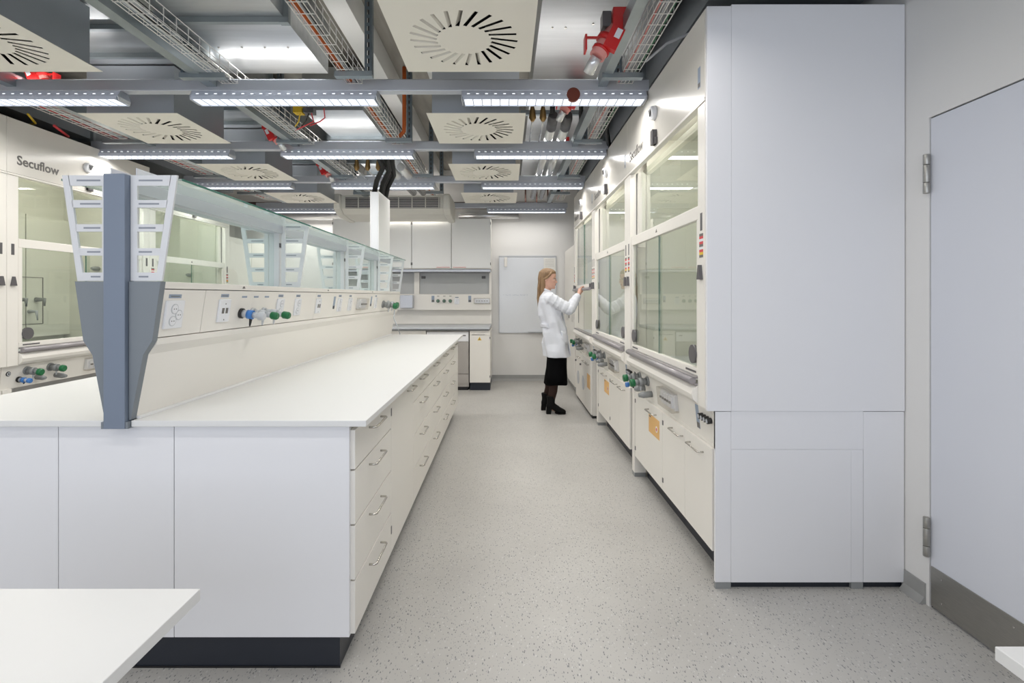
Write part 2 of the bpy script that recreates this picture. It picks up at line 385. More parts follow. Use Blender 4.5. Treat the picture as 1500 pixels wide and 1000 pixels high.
def mcb(parent, fm, w=.17, h=.10):
    b = B(); b.M = fm; b.m('socket').box(-w/2+.008, w/2-.008, -h/2+.01, h/2-.01, 0, .02)
    for i in range(5): b.m('socket').box(-w*.38+i*w*.16, -w*.38+i*w*.16+w*.13, -h*.28, h*.28, .02, .032)
    for i in range(5): b.m('ink').box(-w*.36+i*w*.16, -w*.36+i*w*.16+w*.08, -h*.05, h*.05, .032, .04)
    o = b.build('breaker_box', None, parent)
    b = B(); b.M = fm; b.box(-w/2, w/2, -h/2, h/2, .0, .045); b.build('clear_cover', 'clear', o, bevel=.004)
mcb(sp, face_frame(4.26, 1.28), .22, .10)
def valve(parent, fm, L=.12, ring='blue', knob='green', base='black', r=.019, drop=.055):
    b = B(); b.M = fm
    b.m(base).cyl((0, 0, 0), (0, 0, .012), r*1.25, 18)
    b.m('lightgrey' if r < .024 else 'midgrey').cyl((0, 0, .012), (0, 0, L*.45), r*.95, 16)
    b.m(ring).cyl((0, 0, L*.30), (0, 0, L*.52), r*1.12, 16)
    b.m('lightgrey' if r < .024 else 'midgrey').cyl((0, 0, L*.52), (0, 0, L*.8), r*.75, 14)
    o = b.build('tap', None, parent)
    b = B(); b.M = fm; b.m(knob).tube([(0, 0, L*.72), (0, 0, L*.76), (0, 0, L*.95), (0, 0, L)], [r*.8, r*1.05, r*1.05, r*.8], 10); b.build('knob', None, o)
    b = B(); b.M = fm; b.m('black' if ring == 'blue' else 'lightgrey').tube([(0, -r*.6, L*.45), (0, -r*1.3, L*.45), (0, -drop*.8, L*.45), (0, -drop, L*.45)], [.009, .007, .005, .003], 8); b.build('nozzle', None, o)
    return o
valve(sp, face_frame(2.345, 1.262), .115, 'blue', 'lightgrey')
valve(sp, face_frame(2.45, 1.262), .13, 'lightgrey', 'green', 'lightgrey', .018)
valve(sp, face_frame(2.56, 1.262), .14, 'lightgrey', 'green', 'lightgrey', .018)
for y in (2.36, 2.47, 2.58):
    b = B(); b.M = face_frame(y, 1.338); b.m('stickerblue').box(-.022, .022, -.004, .004, 0, .001); b.build('label', None, sp)
valve(sp, face_frame(5.05, 1.262), .15, 'midgrey', 'green', 'midgrey', .03, .07)
valve(sp, face_frame(5.25, 1.262), .12, 'lightgrey', 'green', 'lightgrey', .03, .07)
B().tube([(-1.12, 5.05, 1.20), (-1.13, 5.06, 1.12), (-1.09, 5.05, 1.03), (-1.06, 5.03, .96)], .006, 8).build('hose', 'lightgrey', sp)

# ---------------------------------------------------------------- glass shelf rack on the spine
rk = thing('shelf_rack', 'two-sided glass reagent shelf on light grey ladder brackets above the spine', 'shelf', (XC, 3.78, 1.394))
def ladder(y, s_):
    b = B(); b.m('ladder')
    x = lambda a: XC + s_*a
    zt, zb = 1.770, 1.395; wt_, wb = .205, .150; t0, t1 = y-.004, y+.004
    def ow(z): return wb + (wt_-wb)*(z-zb)/(zt-zb)
    # inner stile, outer stile, rungs
    b.box(*sorted((x(.039), x(.062))), t0, t1, zb, zt)
    b.prism([(x(ow(zt)-.024), zt), (x(ow(zt)), zt), (x(ow(zb)), zb), (x(ow(zb)-.022), zb)], t0, t1)
    rungs = [(1.733, 1.770), (1.655, 1.682), (1.570, 1.596), (1.485, 1.511), (1.395, 1.425)]
    for a, c in rungs:
        e = ow((a+c)/2)-.02
        b.m('ladder').prism([(x(.062), a), (x(ow(a)-.022), a), (x(ow(c)-.022), c), (x(.062), c)], t0, t1)
        b.m('ladderin').box(*sorted((x(.068), x(e-.03))), t0-.0006, t1+.0006, (a+c)/2-.003, (a+c)/2+.003)
    b.build('bracket', None, rk)
stations = [1.785, 2.98, 4.17, 5.22, 5.79]
for i, y in enumerate(stations):
    for s_ in (1, -1): ladder(y, s_)
    if i: B().box(XC-.03, XC+.03, y-.016, y+.016, 1.394, 1.765).build('post', 'ladder', rk, bevel=.002)
    if 0 < i: B().box(XC+.03, XC+.034, y-.012, y+.012, 1.63, 1.655).build('clip', 'darkgrey', rk)
for a, b_ in zip(stations, stations[1:]):
    for s_ in (1, -1):
        x0, x1 = sorted((XC+s_*.06, XC+s_*.215))
        g = bx('glass_shelf', 'glassshelf', rk, x0, x1, a+.006, b_-.006, 1.752, 1.760)
        e = XC+s_*.215
        bx('glass_edge', 'glassedge', g, min(e, e+s_*.0012), max(e, e+s_*.0012), a+.006, b_-.006, 1.752, 1.760)
    g = bx('glass_screen', 'screen', rk, XC-.003, XC+.003, a+.02, b_-.02, 1.397, 1.745)
for s_ in (-1, 1): bx('beam_cheek', 'alu', rk, *sorted((XC+s_*.047, XC+s_*.044)), 1.80, 5.79, 1.71, 1.80)
bx('beam_base', 'alu', rk, XC-.0435, XC+.0435, 1.803, 5.79, 1.711, 1.714)
# lower back edge rail
bx('shelf_base', 'lightgrey', rk, XC-.035, XC+.035, 1.80, 5.80, 1.3935, 1.397)

# ---------------------------------------------------------------- media column
mc = thing('media_column', 'tall slim white service column rising from the far end of the spine', 'column', (XC, 5.48, 1.394))
B().box(XC-.0463, XC-.040, 5.235, 5.73, 1.398, 2.437).box(XC+.040, XC+.0463, 5.235, 5.73, 1.398, 2.437).box(XC-.040, XC+.040, 5.24, 5.725, 1.398, 2.42).build('casing', 'white', mc, bevel=.002)
bx('cover', 'ladder', mc, XC-.038, XC+.038, 5.233, 5.239, 1.40, 2.43)
ho = thing('hose_bundle', 'ribbed black hoses curving from the pipes down into the white column', 'hose', (XC, 5.4, 2.4), )
for i, (dx, dy, ex) in enumerate(((-.02, 5.30, -1.26), (.015, 5.42, -1.16), (-.01, 5.55, -1.22), (.02, 5.62, -1.12))):
    B().tube([(XC+dx, dy, 2.43), (XC+dx+.04, dy-.05, 2.55), (XC+dx+.13, dy-.15, 2.66), (ex-.02, 5.0, 2.75), (ex, 4.88, 2.82)], .026, 10).build('hose', 'hose', ho)
# ---------------------------------------------------------------- fume cupboards (local frame: x along the front, y into the cupboard)
HW = 1.485
def fume_hood(label, raised=0.0, stripes=True, top=2.67, valves=True, inside=True, writing=True, airfoil_lo=.82):
    w = HW; t = thing('fume_cupboard', label, 'fume cupboard')
    # shell
    b = B(); b.m('liner').box(.09, .10, .12, .86, .86, 2.49).box(w-.10, w-.09, .12, .86, .86, 2.49).box(.10, w-.10, .80, .82, .86, 2.49).box(.09, w-.09, .05, .86, 2.49, 2.50)
    b.build('liner', None, t)
    b = B(); b.box(.002, .012, .03, .89, .82, top-.01).box(w-.012, w-.002, .03, .89, .82, top-.01).box(.0, w, .88, .89, .82, top-.01).box(.012, w-.012, .03, .88, top-.02, top-.01)
    b.build('casing', 'cream', t)
    bx('hood_worktop', 'lightgrey', t, .09, w-.09, .06, .80, .87, .90)
    for x0, x1 in ((.10, .56), (.57, w-.57), (w-.56, w-.10)): bx('baffle', 'liner', t, x0, x1, .74, .75, .96, 2.1)
    # fascia
    fa = bx('fascia', 'creamgloss', t, .0015, w-.0015, 0, .028, 2.262, top, bevel=.002)
    bx('fascia_lip', 'cream', t, .0015, w-.0015, -.004, .03, 2.246, 2.259)
    if writing:
        fr = Matrix.Translation((.075, -.0005, 2.335)) @ Matrix.Rotation(PI/2, 4, 'X')
        b = B(); b.m('ink').text('Secuflow', .098, fr, .0006); b.build('lettering', None, t)
    b = B(); b.m('socket').tube([(.71, 0, 2.47), (.71, -.022, 2.47), (.71, -.030, 2.468)], [.044, .042, .036], 16)
    b.m('black').prism([(.684, 2.492), (.736, 2.492), (.71, 2.448)], -.036, -.030); b.build('airflow_sensor', None, t)
    b = B(); b.m('darkgrey').box(.70, .745, -.028, 0, 2.27, 2.36).box(.70, .76, -.016, 0, 2.27, 2.31); b.build('contact_switch', None, t, bevel=.002)
    b = B(); b.m('stickerblue').box(w-.085, w-.055, -.0012, 0, 2.33, 2.43).m('ink').box(w-.083, w-.057, -.0016, -.0012, 2.335, 2.355); b.build('sticker', None, t)
    # posts and legs
    for x0, x1 in ((0.0015, .088), (w-.088, w-.0015)):
        p = bx('post', 'cream', t, x0, x1, 0, .12, airfoil_lo, 2.244, bevel=.002)
        xc = (x0+x1)/2
        bx('groove', 'darkgrey', p, xc-.012, xc+.012, -.001, .0, 1.65, 1.733)
        if stripes:
            for i, c in enumerate(('ink', 'dark_red', 'socket', 'dark_red', 'ink', 'socket', 'dark_red', 'yellow', 'ink')):
                B().m(c).box(xc-.022, xc+.022, -.0012, 0, 1.636-.0125*(i+1), 1.636-.0125*i).build('stripe', None, p)
        b = B(); b.m('darkgrey').prism([(xc-.02, 1.42), (xc+.02, 1.42), (xc+.006, 1.488), (xc-.006, 1.488)], -.016, 0); b.build('hook', None, p)
    # upper fixed window
    g = bx('upper_window', 'glass', t, .10, w-.10, .075, .081, 1.745, 2.25)
    for x0, x1, e0, e1 in ((.088, .125, .0885, .096), (w-.125, w-.088, w-.096, w-.0885)): bx('window_frame', 'cream', t, x0, x1, .05, .10, 1.70, 2.246); bx('seal', 'darkgrey', t, e0, e1, .045, .0495, .99, 2.246)
    # sash
    r = raised; zb = .955+r; zt = min(1.778+r, 2.244)
    sh = bx('sash', 'cream', t, .098, w-.098, .008, .036, zb, zb+.036, bevel=.003)
    if zt > 1.78+r-.01: bx('top_rail', 'cream', sh, .098, w-.098, .008, .036, 1.712+r, zt, bevel=.003)
    for x0, x1 in ((.098, .128), (w-.128, w-.098)): bx('stile', 'cream', sh, x0, x1, .010, .034, zb+.036, min(1.712+r, zt))
    m_ = w/2+.0
    for x0, x1, y in ((.128, m_+.02, .018), (m_-.02, w-.128, .026)):
        bx('sash_pane', 'glass', sh, x0, x1, y, y+.004, zb+.034, min(1.714+r, zt))
    bx('pane_edge', 'glassedge', sh, m_-.021, m_-.0185, .0175, .026, zb+.036, min(1.712+r, zt))
    if r == 0:
        for x in (.17, w-.17):
            B().cyl((x, .018, 1.055), (x, .002, 1.055), .046, 24).build('finger_grip', 'darkgrey', sh)
        B().m('ink').prism([(m_-.05, 1.735), (m_-.02, 1.735), (m_-.035, 1.757)], .0068, .008).build('marker', None, sh)
        for x in (.20, w-.20): bx('slot', 'darkgrey', sh, x-.07, x+.07, .0068, .008, .966, .976)
    else:
        for x in (.12, w-.12): bx('bracket', 'darkgrey', sh, x-.006, x+.006, -.024, .008, zb-.012, zb+.035)
    rl = B(); rl.tube([(.10, -.02, zb-.022), (w-.10, -.02, zb-.022)], .017, 12).m('rail').box(.10, w-.10, -.02, .01, zb-.012, zb-.002); rl.mats = []
    rl.build('sash_handle', 'rail', sh)
    # airfoil and valve panel
    af = [(.04, .91), (.0, .912), (-.022, .895), (-.03, .87), (-.022, .845), (.0, .826), (.03, .818), (.06, .818)]
    b = B(); b.M = Matrix(((0, 0, 1, 0), (1, 0, 0, 0), (0, 1, 0, 0), (0, 0, 0, 1)))
    A = [(p, q) for p, q in af]
    bm_pts = B(); bm_pts.prism(A, .09, w-.09, 'x'); bm_pts.build('airfoil', 'cream', t)
    b.b.free()
    bx('airfoil_slot', 'rail', t, .093, w-.093, -.012, .04, .912, .922)
    vp = B(); vp.prism([(.040, .815), (.058, .645), (.12, .645), (.12, .815)], .002, w-.002, 'x'); vpo = vp.build('valve_panel', 'cream', t)
    al = math.atan2(.018, .17)
    def vf(x, z):
        k = (.815-z)/.17; up = Vector((0, -math.sin(al), math.cos(al))); out = Vector((0, -math.cos(al), -math.sin(al)))
        m = Matrix((Vector((1, 0, 0)), up, out)).transposed().to_4x4(); m.translation = (x, .040+.018*k, z); return m
    if valves:
        valve(vpo, vf(.20, .765), .125, 'midgrey', 'green', 'midgrey', .026, .06)
        valve(vpo, vf(.40, .765), .125, 'midgrey', 'green', 'midgrey', .026, .06)
        valve(vpo, vf(.14, .705), .10, 'blue', 'blue', 'black', .018, .03)
        b = B(); b.M = vf(.29, .70); b.m('midgrey').tube([(0, 0, 0), (0, 0, .05), (0, 0, .075)], [.020, .020, .010], 12); b.build('outlet', None, vpo)
        b = B(); b.M = vf(.46, .69); b.m('midgrey').tube([(0, 0, 0), (0, 0, .06), (0, 0, .09)], [.020, .022, .012], 12); b.build('outlet', None, vpo)
        mcb(vpo, vf(.86, .74), .26, .11)
        b = B(); b.M = vf(1.27, .735); b.m('stickerblue').box(-.02, .02, -.06, .06, 0, .001).m('ink').box(-.018, .018, -.058, -.03, .001, .0015); b.build('sticker', None, vpo)
        for i in range(4):
            b = B(); b.M = vf(1.34+i*.034, .755); b.m('black').cyl((0, 0, 0), (0, 0, .022), .0145, 14).m('lightgrey').cyl((0, 0, .022), (0, 0, .024), .010, 12); b.build('switch', None, vpo)
        b = B(); b.M = vf(.055, .76); b.m('black').cyl((0, 0, 0), (0, 0, .004), .018, 16).m('lightgrey').cyl((0, 0, .004), (0, 0, .006), .013, 14).m('black').cyl((0, 0, .006), (0, 0, .007), .006, 10); b.build('key_switch', None, vpo)
    if inside:
        b = B(); b.m('ink')
        for (x0, x1, z0, z1) in ((.62, .625, 1.08, 1.52), (1.085, 1.09, 1.08, 1.52), (.62, 1.09, 1.515, 1.52), (.62, 1.09, 1.08, 1.085)): b.box(x0, x1, .735, .74, z0, z1)
        for x in (.70, .84): b.box(x, x+.004, .735, .74, 1.36, 1.48)
        b.build('hatch_outline', None, t)
        for x, z in ((.84, 1.31), (1.02, 1.31)):
            B().m('midgrey').tube([(x, .74, z), (x, .66, z), (x, .66, z-.06)], [.022, .018, .008], 8).build('inner_tap', None, t)
        for x, z in ((.78, 1.20), (.95, 1.20)): B().m('lightgrey').tube([(x, .74, z), (x, .67, z), (x, .66, z-.08)], [.018, .014, .006], 8).build('inner_tap', None, t)
        for z in (1.22, 1.62, 1.02): B().m('midgrey').tube([(1.385, .45, z), (1.33, .45, z), (1.30, .45, z)], [.022, .022, .012], 8).build('inner_knob', None, t)
    bx('inner_fill_lamp', 'hoodfill', t, w/2-.45, w/2+.45, .10, .19, 2.46, 2.475)  # unseen glowing panel, added to brighten the cupboard interior
    return t
def legs(t, both=True):
    for x0 in ((.004, HW-.074) if both else (.004,)):
        l = bx('leg', 'cream', t, x0, x0+.07, .036, .12, .03, .645, bevel=.001); bx('foot', 'midgrey', l, x0+.001, x0+.069, .037, .119, 0, .03)
def place(t, loc, rz): t.location = loc; t.rotation_euler.z = rz; 
h1 = fume_hood('nearest fume cupboard on the right, glass sash closed, beside the tall white end panel'); legs(h1, False)
place(h1, (.921, 3.805, 0), -PI/2)
hm = copy_tree(h1, label='middle fume cupboard of the right-hand row, sash closed', loc=(.921, 3.805+HW, 0))
h3 = fume_hood('fume cupboard whose half-open sash the woman in the lab coat is holding', raised=.49)
place(h3, (.921, 3.805+2*HW, 0), -PI/2)
l2 = fume_hood('left-hand fume cupboard seen left of the grey post, taps visible behind its glass', stripes=False); legs(l2)
place(l2, (-3.68, 3.70, 0), PI/2)
l1 = copy_tree(l2, label='left-hand fume cupboard cut off by the left edge of the photo', loc=(-3.68, 3.70-HW, 0))
l3 = fume_hood('left-hand fume cupboard seen through the glass shelves behind the grey post', top=2.52, stripes=True, writing=False); legs(l3)
place(l3, (-3.68, 3.70+HW, 0), PI/2)
bx('row_end_board', 'cream', None, -4.58, -3.69, 3.70+2*HW+.005, 3.70+2*HW+.03, 0, 2.5); tag(bpy.data.objects['row_end_board'], 'cream end panel closing the far end of the left fume cupboards', 'panel')
ct = thing('tall_cabinet', 'plain tall cream cabinet between the left fume cupboards and the far wall', 'cabinet', (-4.1, 7.4, 0))
bx('carcass', 'cream', ct, -4.55, -3.74, 6.72, 7.97, 0.0, 2.15); 
for a in (6.73, 7.35): 
    dd = bx('door', 'cream', ct, -3.738, -3.72, a, a+.61, .1, 2.14, bevel=.002); handle(dd, (-3.72, a+.55 if a < 7 else a+.06, 1.1), (0, 0, 1), .16, (.028, 0, 0))

# end cladding of the right row, nearest the camera
cl = thing('end_cladding', 'tall pale panelled end wall of the right fume cupboards, facing the camera', 'panel', (1.375, 2.31, 0))
bx('panel', 'panelwhite', cl, .921, 1.0322, 2.296, 2.315, .815, 2.668, bevel=.001)
bx('panel', 'panelwhite', cl, 1.033, 1.826, 2.296, 2.315, .815, 2.676, bevel=.001)
bx('panel', 'panelwhite', cl, .960, 1.0322, 2.30, 2.315, .030, .812, bevel=.001)
bx('panel', 'panelwhite', cl, 1.033, 1.6382, 2.30, 2.315, .6388, .8142, bevel=.001)
bx('panel', 'panelwhite', cl, 1.583, 1.637, 2.30, 2.315, .030, .638, bevel=.001)
bx('panel', 'panelwhite', cl, 1.639, 1.826, 2.30, 2.315, .030, .812, bevel=.001)
bx('access_panel', 'panelwhite', cl, 1.033, 1.5822, 2.299, 2.315, .030, .638, bevel=.001)
for a, b_ in ((.960, 1.031), (1.583, 1.637)): bx('foot', 'midgrey', cl, a, b_, 2.300, 2.314, .0, .029)
bx('plinth', 'plinth', cl, 1.033, 1.826, 2.316, 2.33, 0, .06)
B().prism([(.960, .640), (.975, .812), (.960, .812)], 2.302, 2.316).build('side_cheek', 'cream', cl)
# cabinets beneath the right fume cupboards
def under_cab(y0, y1, doors, label, sticker=None, z0=.155, X=.958):
    t = thing('base_cabinet', label, 'cabinet', (1.3, (y0+y1)/2, 0), 'base cabinets under the right fume cupboards')
    bx('carcass', 'cream', t, X+.02, 1.70, y0+.001, y1-.001, z0, .6445)
    bx('plinth', 'plinth', t, 1.05, 1.68, y0, y1, 0, z0-.001)
    for a, b_, hs in doors:
        d_ = bx('door', 'cream', t, X, X+.018, a+.0015, b_-.0015, z0+.002, .632, bevel=.0015)
        handle(d_, (X, hs, .585), (0, 1, 0), .17, (-.028, 0, 0))
    if sticker:
        a, b_, zz0, zz1 = sticker
        o = bx('orange_label', 'stickerorange', t, X-.0012, X, a, b_, zz0, zz1)
        c = ((a*.75+b_*.25), zz0+(zz1-zz0)*.45)
        B().m('socket').cyl((X-.0012, *c), (X-.0016, *c), .02, 16).m('dark_red').cyl((X-.0016, *c), (X-.0018, *c), .012, 12).build('symbol', None, o)
        B().m('ink').box(X-.0016, X-.0012, b_-.05, b_-.01, zz1-.018, zz1-.008).build('lettering', None, o)
    for yy in (y1-.01,):
        for z in (.57, .22): bx('hinge', 'darkgrey', t, X-.003, X+.01, yy-.008, yy+.008, z-.014, z+.014)
    return t
under_cab(2.33, 3.07, [(2.33, 2.685, 2.52), (2.685, 3.07, 2.80)], 'two-door cabinet under the nearest right fume cupboard, by the end panel')
under_cab(3.07, 3.72, [(3.07, 3.72, 3.28)], 'single-door cabinet with large orange label under the nearest right fume cupboard', (3.13, 3.36, .44, .56))
under_cab(3.88, 4.62, [(3.88, 4.24, 4.12), (4.24, 4.62, 4.40)], 'two-door cabinet without label under the middle right fume cupboard')
under_cab(4.62, 5.20, [(4.62, 5.20, 4.85)], 'single-door cabinet with orange label under the middle right fume cupboard', (4.66, 4.88, .42, .54))
# solvent cabinet by the woman
t = thing('solvent_cabinet', 'deep cream cabinet with round vents under the fume cupboard by the woman', 'cabinet', (1.3, 6.1, 0))
X = .935
bx('carcass', 'cream', t, X+.02, 1.70, 5.50, 6.70, .03, .6445, bevel=.001); bx('plinth', 'black', t, X+.015, 1.68, 5.51, 6.69, 0, .029)
for a, b_, hy in ((5.505, 5.88, 5.72), (5.884, 6.29, 5.96), (6.294, 6.695, 6.36)):
    d_ = bx('door', 'cream', t, X, X+.018, a, b_, .04, .632, bevel=.0015); handle(d_, (X, hy, .57), (0, 1, 0), .14, (-.028, 0, 0))
    if a > 5.6: B().cyl((X, (a+b_)/2-.02, .30), (X-.003, (a+b_)/2-.02, .30), .085, 24).build('vent', 'lightgrey', d_); B().cyl((X-.003, b_-.06, .50), (X-.02, b_-.06, .50), .012, 10).build('lock', 'darkgrey', d_)
bx('orange_label', 'stickerorange', t, X-.0012, X, 5.57, 5.78, .30, .46)
# tall cabinet at far right
t = thing('tall_cabinet', 'tall cream cabinet behind the woman at the end of the right row', 'cabinet', (1.35, 7.38, 0))
bx('carcass', 'cream', t, .955, 1.80, 6.80, 7.97, .10, 2.06); bx('plinth', 'baseboard', t, .985, 1.78, 6.80, 7.97, 0, .099)
for a in (6.81, 7.39):
    d_ = bx('door', 'cream', t, .936, .954, a, a+.575, .11, 2.05, bevel=.002)
    bx('hinge', 'darkgrey', d_, .928, .936, a+.01, a+.03, 1.02, 1.10)
    for i in range(3): bx('vent_slot', 'ink', d_, .9345, .936, a+.15+i*.09, a+.155+i*.09, .98, 1.22)

# ---------------------------------------------------------------- back wall bench
t = thing('bench', 'grey-edged worktop along the far wall below the service panel', 'worktop', (-1.5, 7.5, 0))
bx('top', 'lightgrey', t, -2.75, -.23, 7.10, 7.98, .875, .902, bevel=.002)
bx('apron', 'midgrey', t, -2.72, -.25, 7.13, 7.97, .852, .874)
t = thing('base_cabinet', 'narrow cream cabinet with yellow warning triangle at the aisle end of the far bench', 'cabinet', (-.37, 7.5, 0))
bx('carcass', 'cream', t, -.516, -.222, 7.16, 7.96, .112, .85); bx('plinth', 'plinth', t, -.51, -.225, 7.17, 7.95, 0, .111)
d_ = bx('door', 'cream', t, -.514, -.224, 7.142, 7.159, .114, .79, bevel=.0015)
bx('handle', 'chrome', t, -.48, -.30, 7.134, 7.142, .797, .803)
bx('drawer', 'cream', t, -.514, -.224, 7.142, 7.159, .793, .85)
B().m('yellow').prism([(-.405, .715), (-.345, .715), (-.375, .765)], 7.1405, 7.142).build('warning_triangle', None, d_)
B().m('ink').prism([(-.383, .722), (-.367, .722), (-.375, .748)], 7.1395, 7.1405).build('warning_symbol', None, d_)
for z in (.75, .2): bx('hinge', 'darkgrey', d_, -.232, -.221, 7.138, 7.142, z-.015, z+.015)
t = thing('glass_washer', 'grey metal lab washer under the far bench, half hidden by the island', 'washer', (-.83, 7.45, 0))
bx('body', 'silver', t, -1.13, -.53, 7.17, 7.9, .05, .845); bx('control_panel', 'panelwhite', t, -1.128, -.532, 7.145, 7.17, .70, .83, bevel=.003)
bx('door', 'silver', t, -1.128, -.532, 7.15, 7.17, .24, .695, bevel=.003); bx('kick_panel', 'silver', t, -1.128, -.532, 7.155, 7.17, .10, .232)
bx('base', 'black', t, -1.12, -.54, 7.18, 7.8, 0, .05); bx('display', 'ink', t, -.62, -.57, 7.1435, 7.145, .775, .79)
t = thing('base_cabinet', 'cream cabinets of the far bench behind the island', 'cabinet', (-1.9, 7.5, 0))
bx('carcass', 'cream', t, -2.7, -1.14, 7.15, 7.96, .112, .85); bx('plinth', 'plinth', t, -2.69, -1.15, 7.18, 7.95, 0, .111)
wc_l = ['wall cupboard nearest the whiteboard, rightmost of four', 'second wall cupboard from the whiteboard', 'third wall cupboard from the whiteboard, right of the white column', 'leftmost wall cupboard, partly behind the white column']
for i, l in enumerate(wc_l):
    x1 = -.226 - .597*i; x0 = x1 - .593
    t = thing('wall_cupboard', l, 'cupboard', ((x0+x1)/2, 7.75, 1.76), 'wall cupboards on the far wall')
    bx('carcass', 'cream', t, x0, x1, 7.572, 7.99, 1.755, 2.51)
    d_ = bx('door', 'white', t, x0+.002, x1-.002, 7.55, 7.570, 1.765, 2.508, bevel=.0015)
    hx = x0+.12 if i % 2 == 0 else x1-.12
    bx('handle', 'redpale', d_, hx-.10, hx+.10, 7.543, 7.55, 1.775, 1.782)
    for z in (1.83, 2.44): bx('hinge', 'darkgrey', d_, (x1-.010 if i % 2 == 0 else x0), (x1 if i % 2 == 0 else x0+.010), 7.546, 7.55, z-.02, z+.02)
tag(bx('light_pelmet', 'alu', None, -2.6, -.235, 7.60, 7.95, 1.715, 1.75), 'grey strip along the underside of the wall cupboards', 'strip')
t = thing('wall_service_panel', 'cream service panel with green taps and sockets on the far wall', 'service panel', (-1.4, 7.9, .905))
bx('rear_panel', 'greyboard', t, -2.6, -.26, 7.93, 7.945, 1.378, 1.71)
bx('panel', 'cream', t, -2.6, -.225, 7.78, 7.95, 1.13, 1.376, bevel=.003)
bx('splashback', 'cream', t, -2.6, -.225, 7.90, 7.95, .905, 1.128)
for x0, x1 in ((-1.44, -1.36), (-.262, -.225)): bx('post', 'cream', t, x0, x1, 7.88, 7.95, 1.378, 1.712)
for x in (-1.29, -.34): bx('clip', 'darkgrey', t, x-.04, x+.02, 7.90, 7.93, 1.62, 1.66)
def bf(x, z):
    m = Matrix((Vector((1, 0, 0)), Vector((0, 0, 1)), Vector((0, -1, 0)))).transposed().to_4x4(); m.translation = (x, 7.78, z); return m
for x in (-1.05, -.955, -.86):
    b = B(); b.M = bf(x, 1.27); b.m('midgrey').cyl((0, 0, 0), (0, 0, .02), .028, 14).m('green').cyl((0, 0, .02), (0, 0, .05), .019, 12).m('midgrey').cyl((0, 0, .05), (0, 0, .055), .01, 8); b.build('tap', None, t)
    b = B(); b.M = bf(x, 1.345); b.m('ink').box(-.018, .018, -.004, .004, 0, .001); b.build('label', None, t)
socket(t, bf(-.76, 1.265), 'power', .075, .09)
for x in (-1.13, -.56):
    b = B(); b.M = bf(x, 1.30); b.m('stickerblue').box(-.022, .022, -.05, .05, 0, .001).m('ink').box(-.018, .018, -.045, -.015, .001, .0015); b.build('sticker', None, t)
mcb(t, bf(-.37, 1.27), .25, .09)
tag(bx('dispenser', 'alu', None, -1.62, -1.42, 7.66, 7.779, 1.16, 1.36, bevel=.01), 'grey dispenser box left on the far service panel beside the spine end', 'dispenser')
# whiteboard
t = thing('whiteboard', 'blank wall-mounted whiteboard behind the woman', 'whiteboard', (.345, 7.98, .76))
bx('surface', 'board', t, -.10, .79, 7.975, 7.99, .768, 1.975)
for c in ((-.11, .80, 1.972, 1.985), (-.11, .80, .758, .771)): bx('frame', 'lightgrey', t, c[0], c[1], 7.968, 7.992, c[2], c[3])
for c in ((-.112, -.10), (.79, .802)): bx('frame', 'lightgrey', t, c[0], c[1], 7.968, 7.992, .758, 1.985)
bx('tray', 'lightgrey', t, .35, .75, 7.90, 7.968, .775, .785)
b = B(); b.m('stickerblue')
xx = -.04
for i in range(14):
    x2 = xx+.012+.008*(i % 3); b.tube([(xx, 7.974, 1.355+.008*(i % 2)), ((xx+x2)/2, 7.974, 1.372-.006*(i % 3)), (x2, 7.974, 1.36)], .0015, 4); xx = x2+(.004 if i % 4 else .02)
b.build('marker_writing', None, t)
tag(bx('eraser', 'cream', None, -.025, .02, 7.945, 7.967, 1.81, 1.96, bevel=.004), 'pale cream holder stuck to the upper left of the whiteboard', 'holder')
tag(bx('paper_sheet', 'paper', None, .60, .79, 7.964, 7.967, 1.62, 1.95), 'paper sheet stuck to the upper right corner of the whiteboard', 'paper')
for i in range(5): bx('line', 'ink', bpy.data.objects['paper_sheet'], .625, .765, 7.9632, 7.964, 1.92-i*.025, 1.922-i*.025)

# ---------------------------------------------------------------- foreground tables
def table(label, x0, x1, y0, y1):
    t = thing('table', label, 'table', ((x0+x1)/2, (y0+y1)/2, 0))
    bx('tabletop', 'whitetop', t, x0, x1, y0, y1, .7265, .75, bevel=.0015)
    for x in (x0+.05, x1-.09):
        for y in (y0+.05, y1-.35): bx('leg', 'lightgrey', t, x, x+.04, y, y+.04, 0, .726)
table('white tabletop cut by the lower left corner of the photo', -1.75, -.617, .25, 1.014)
table('corner of a white tabletop at the lower right edge of the photo', .825, 1.75, .1, .847)
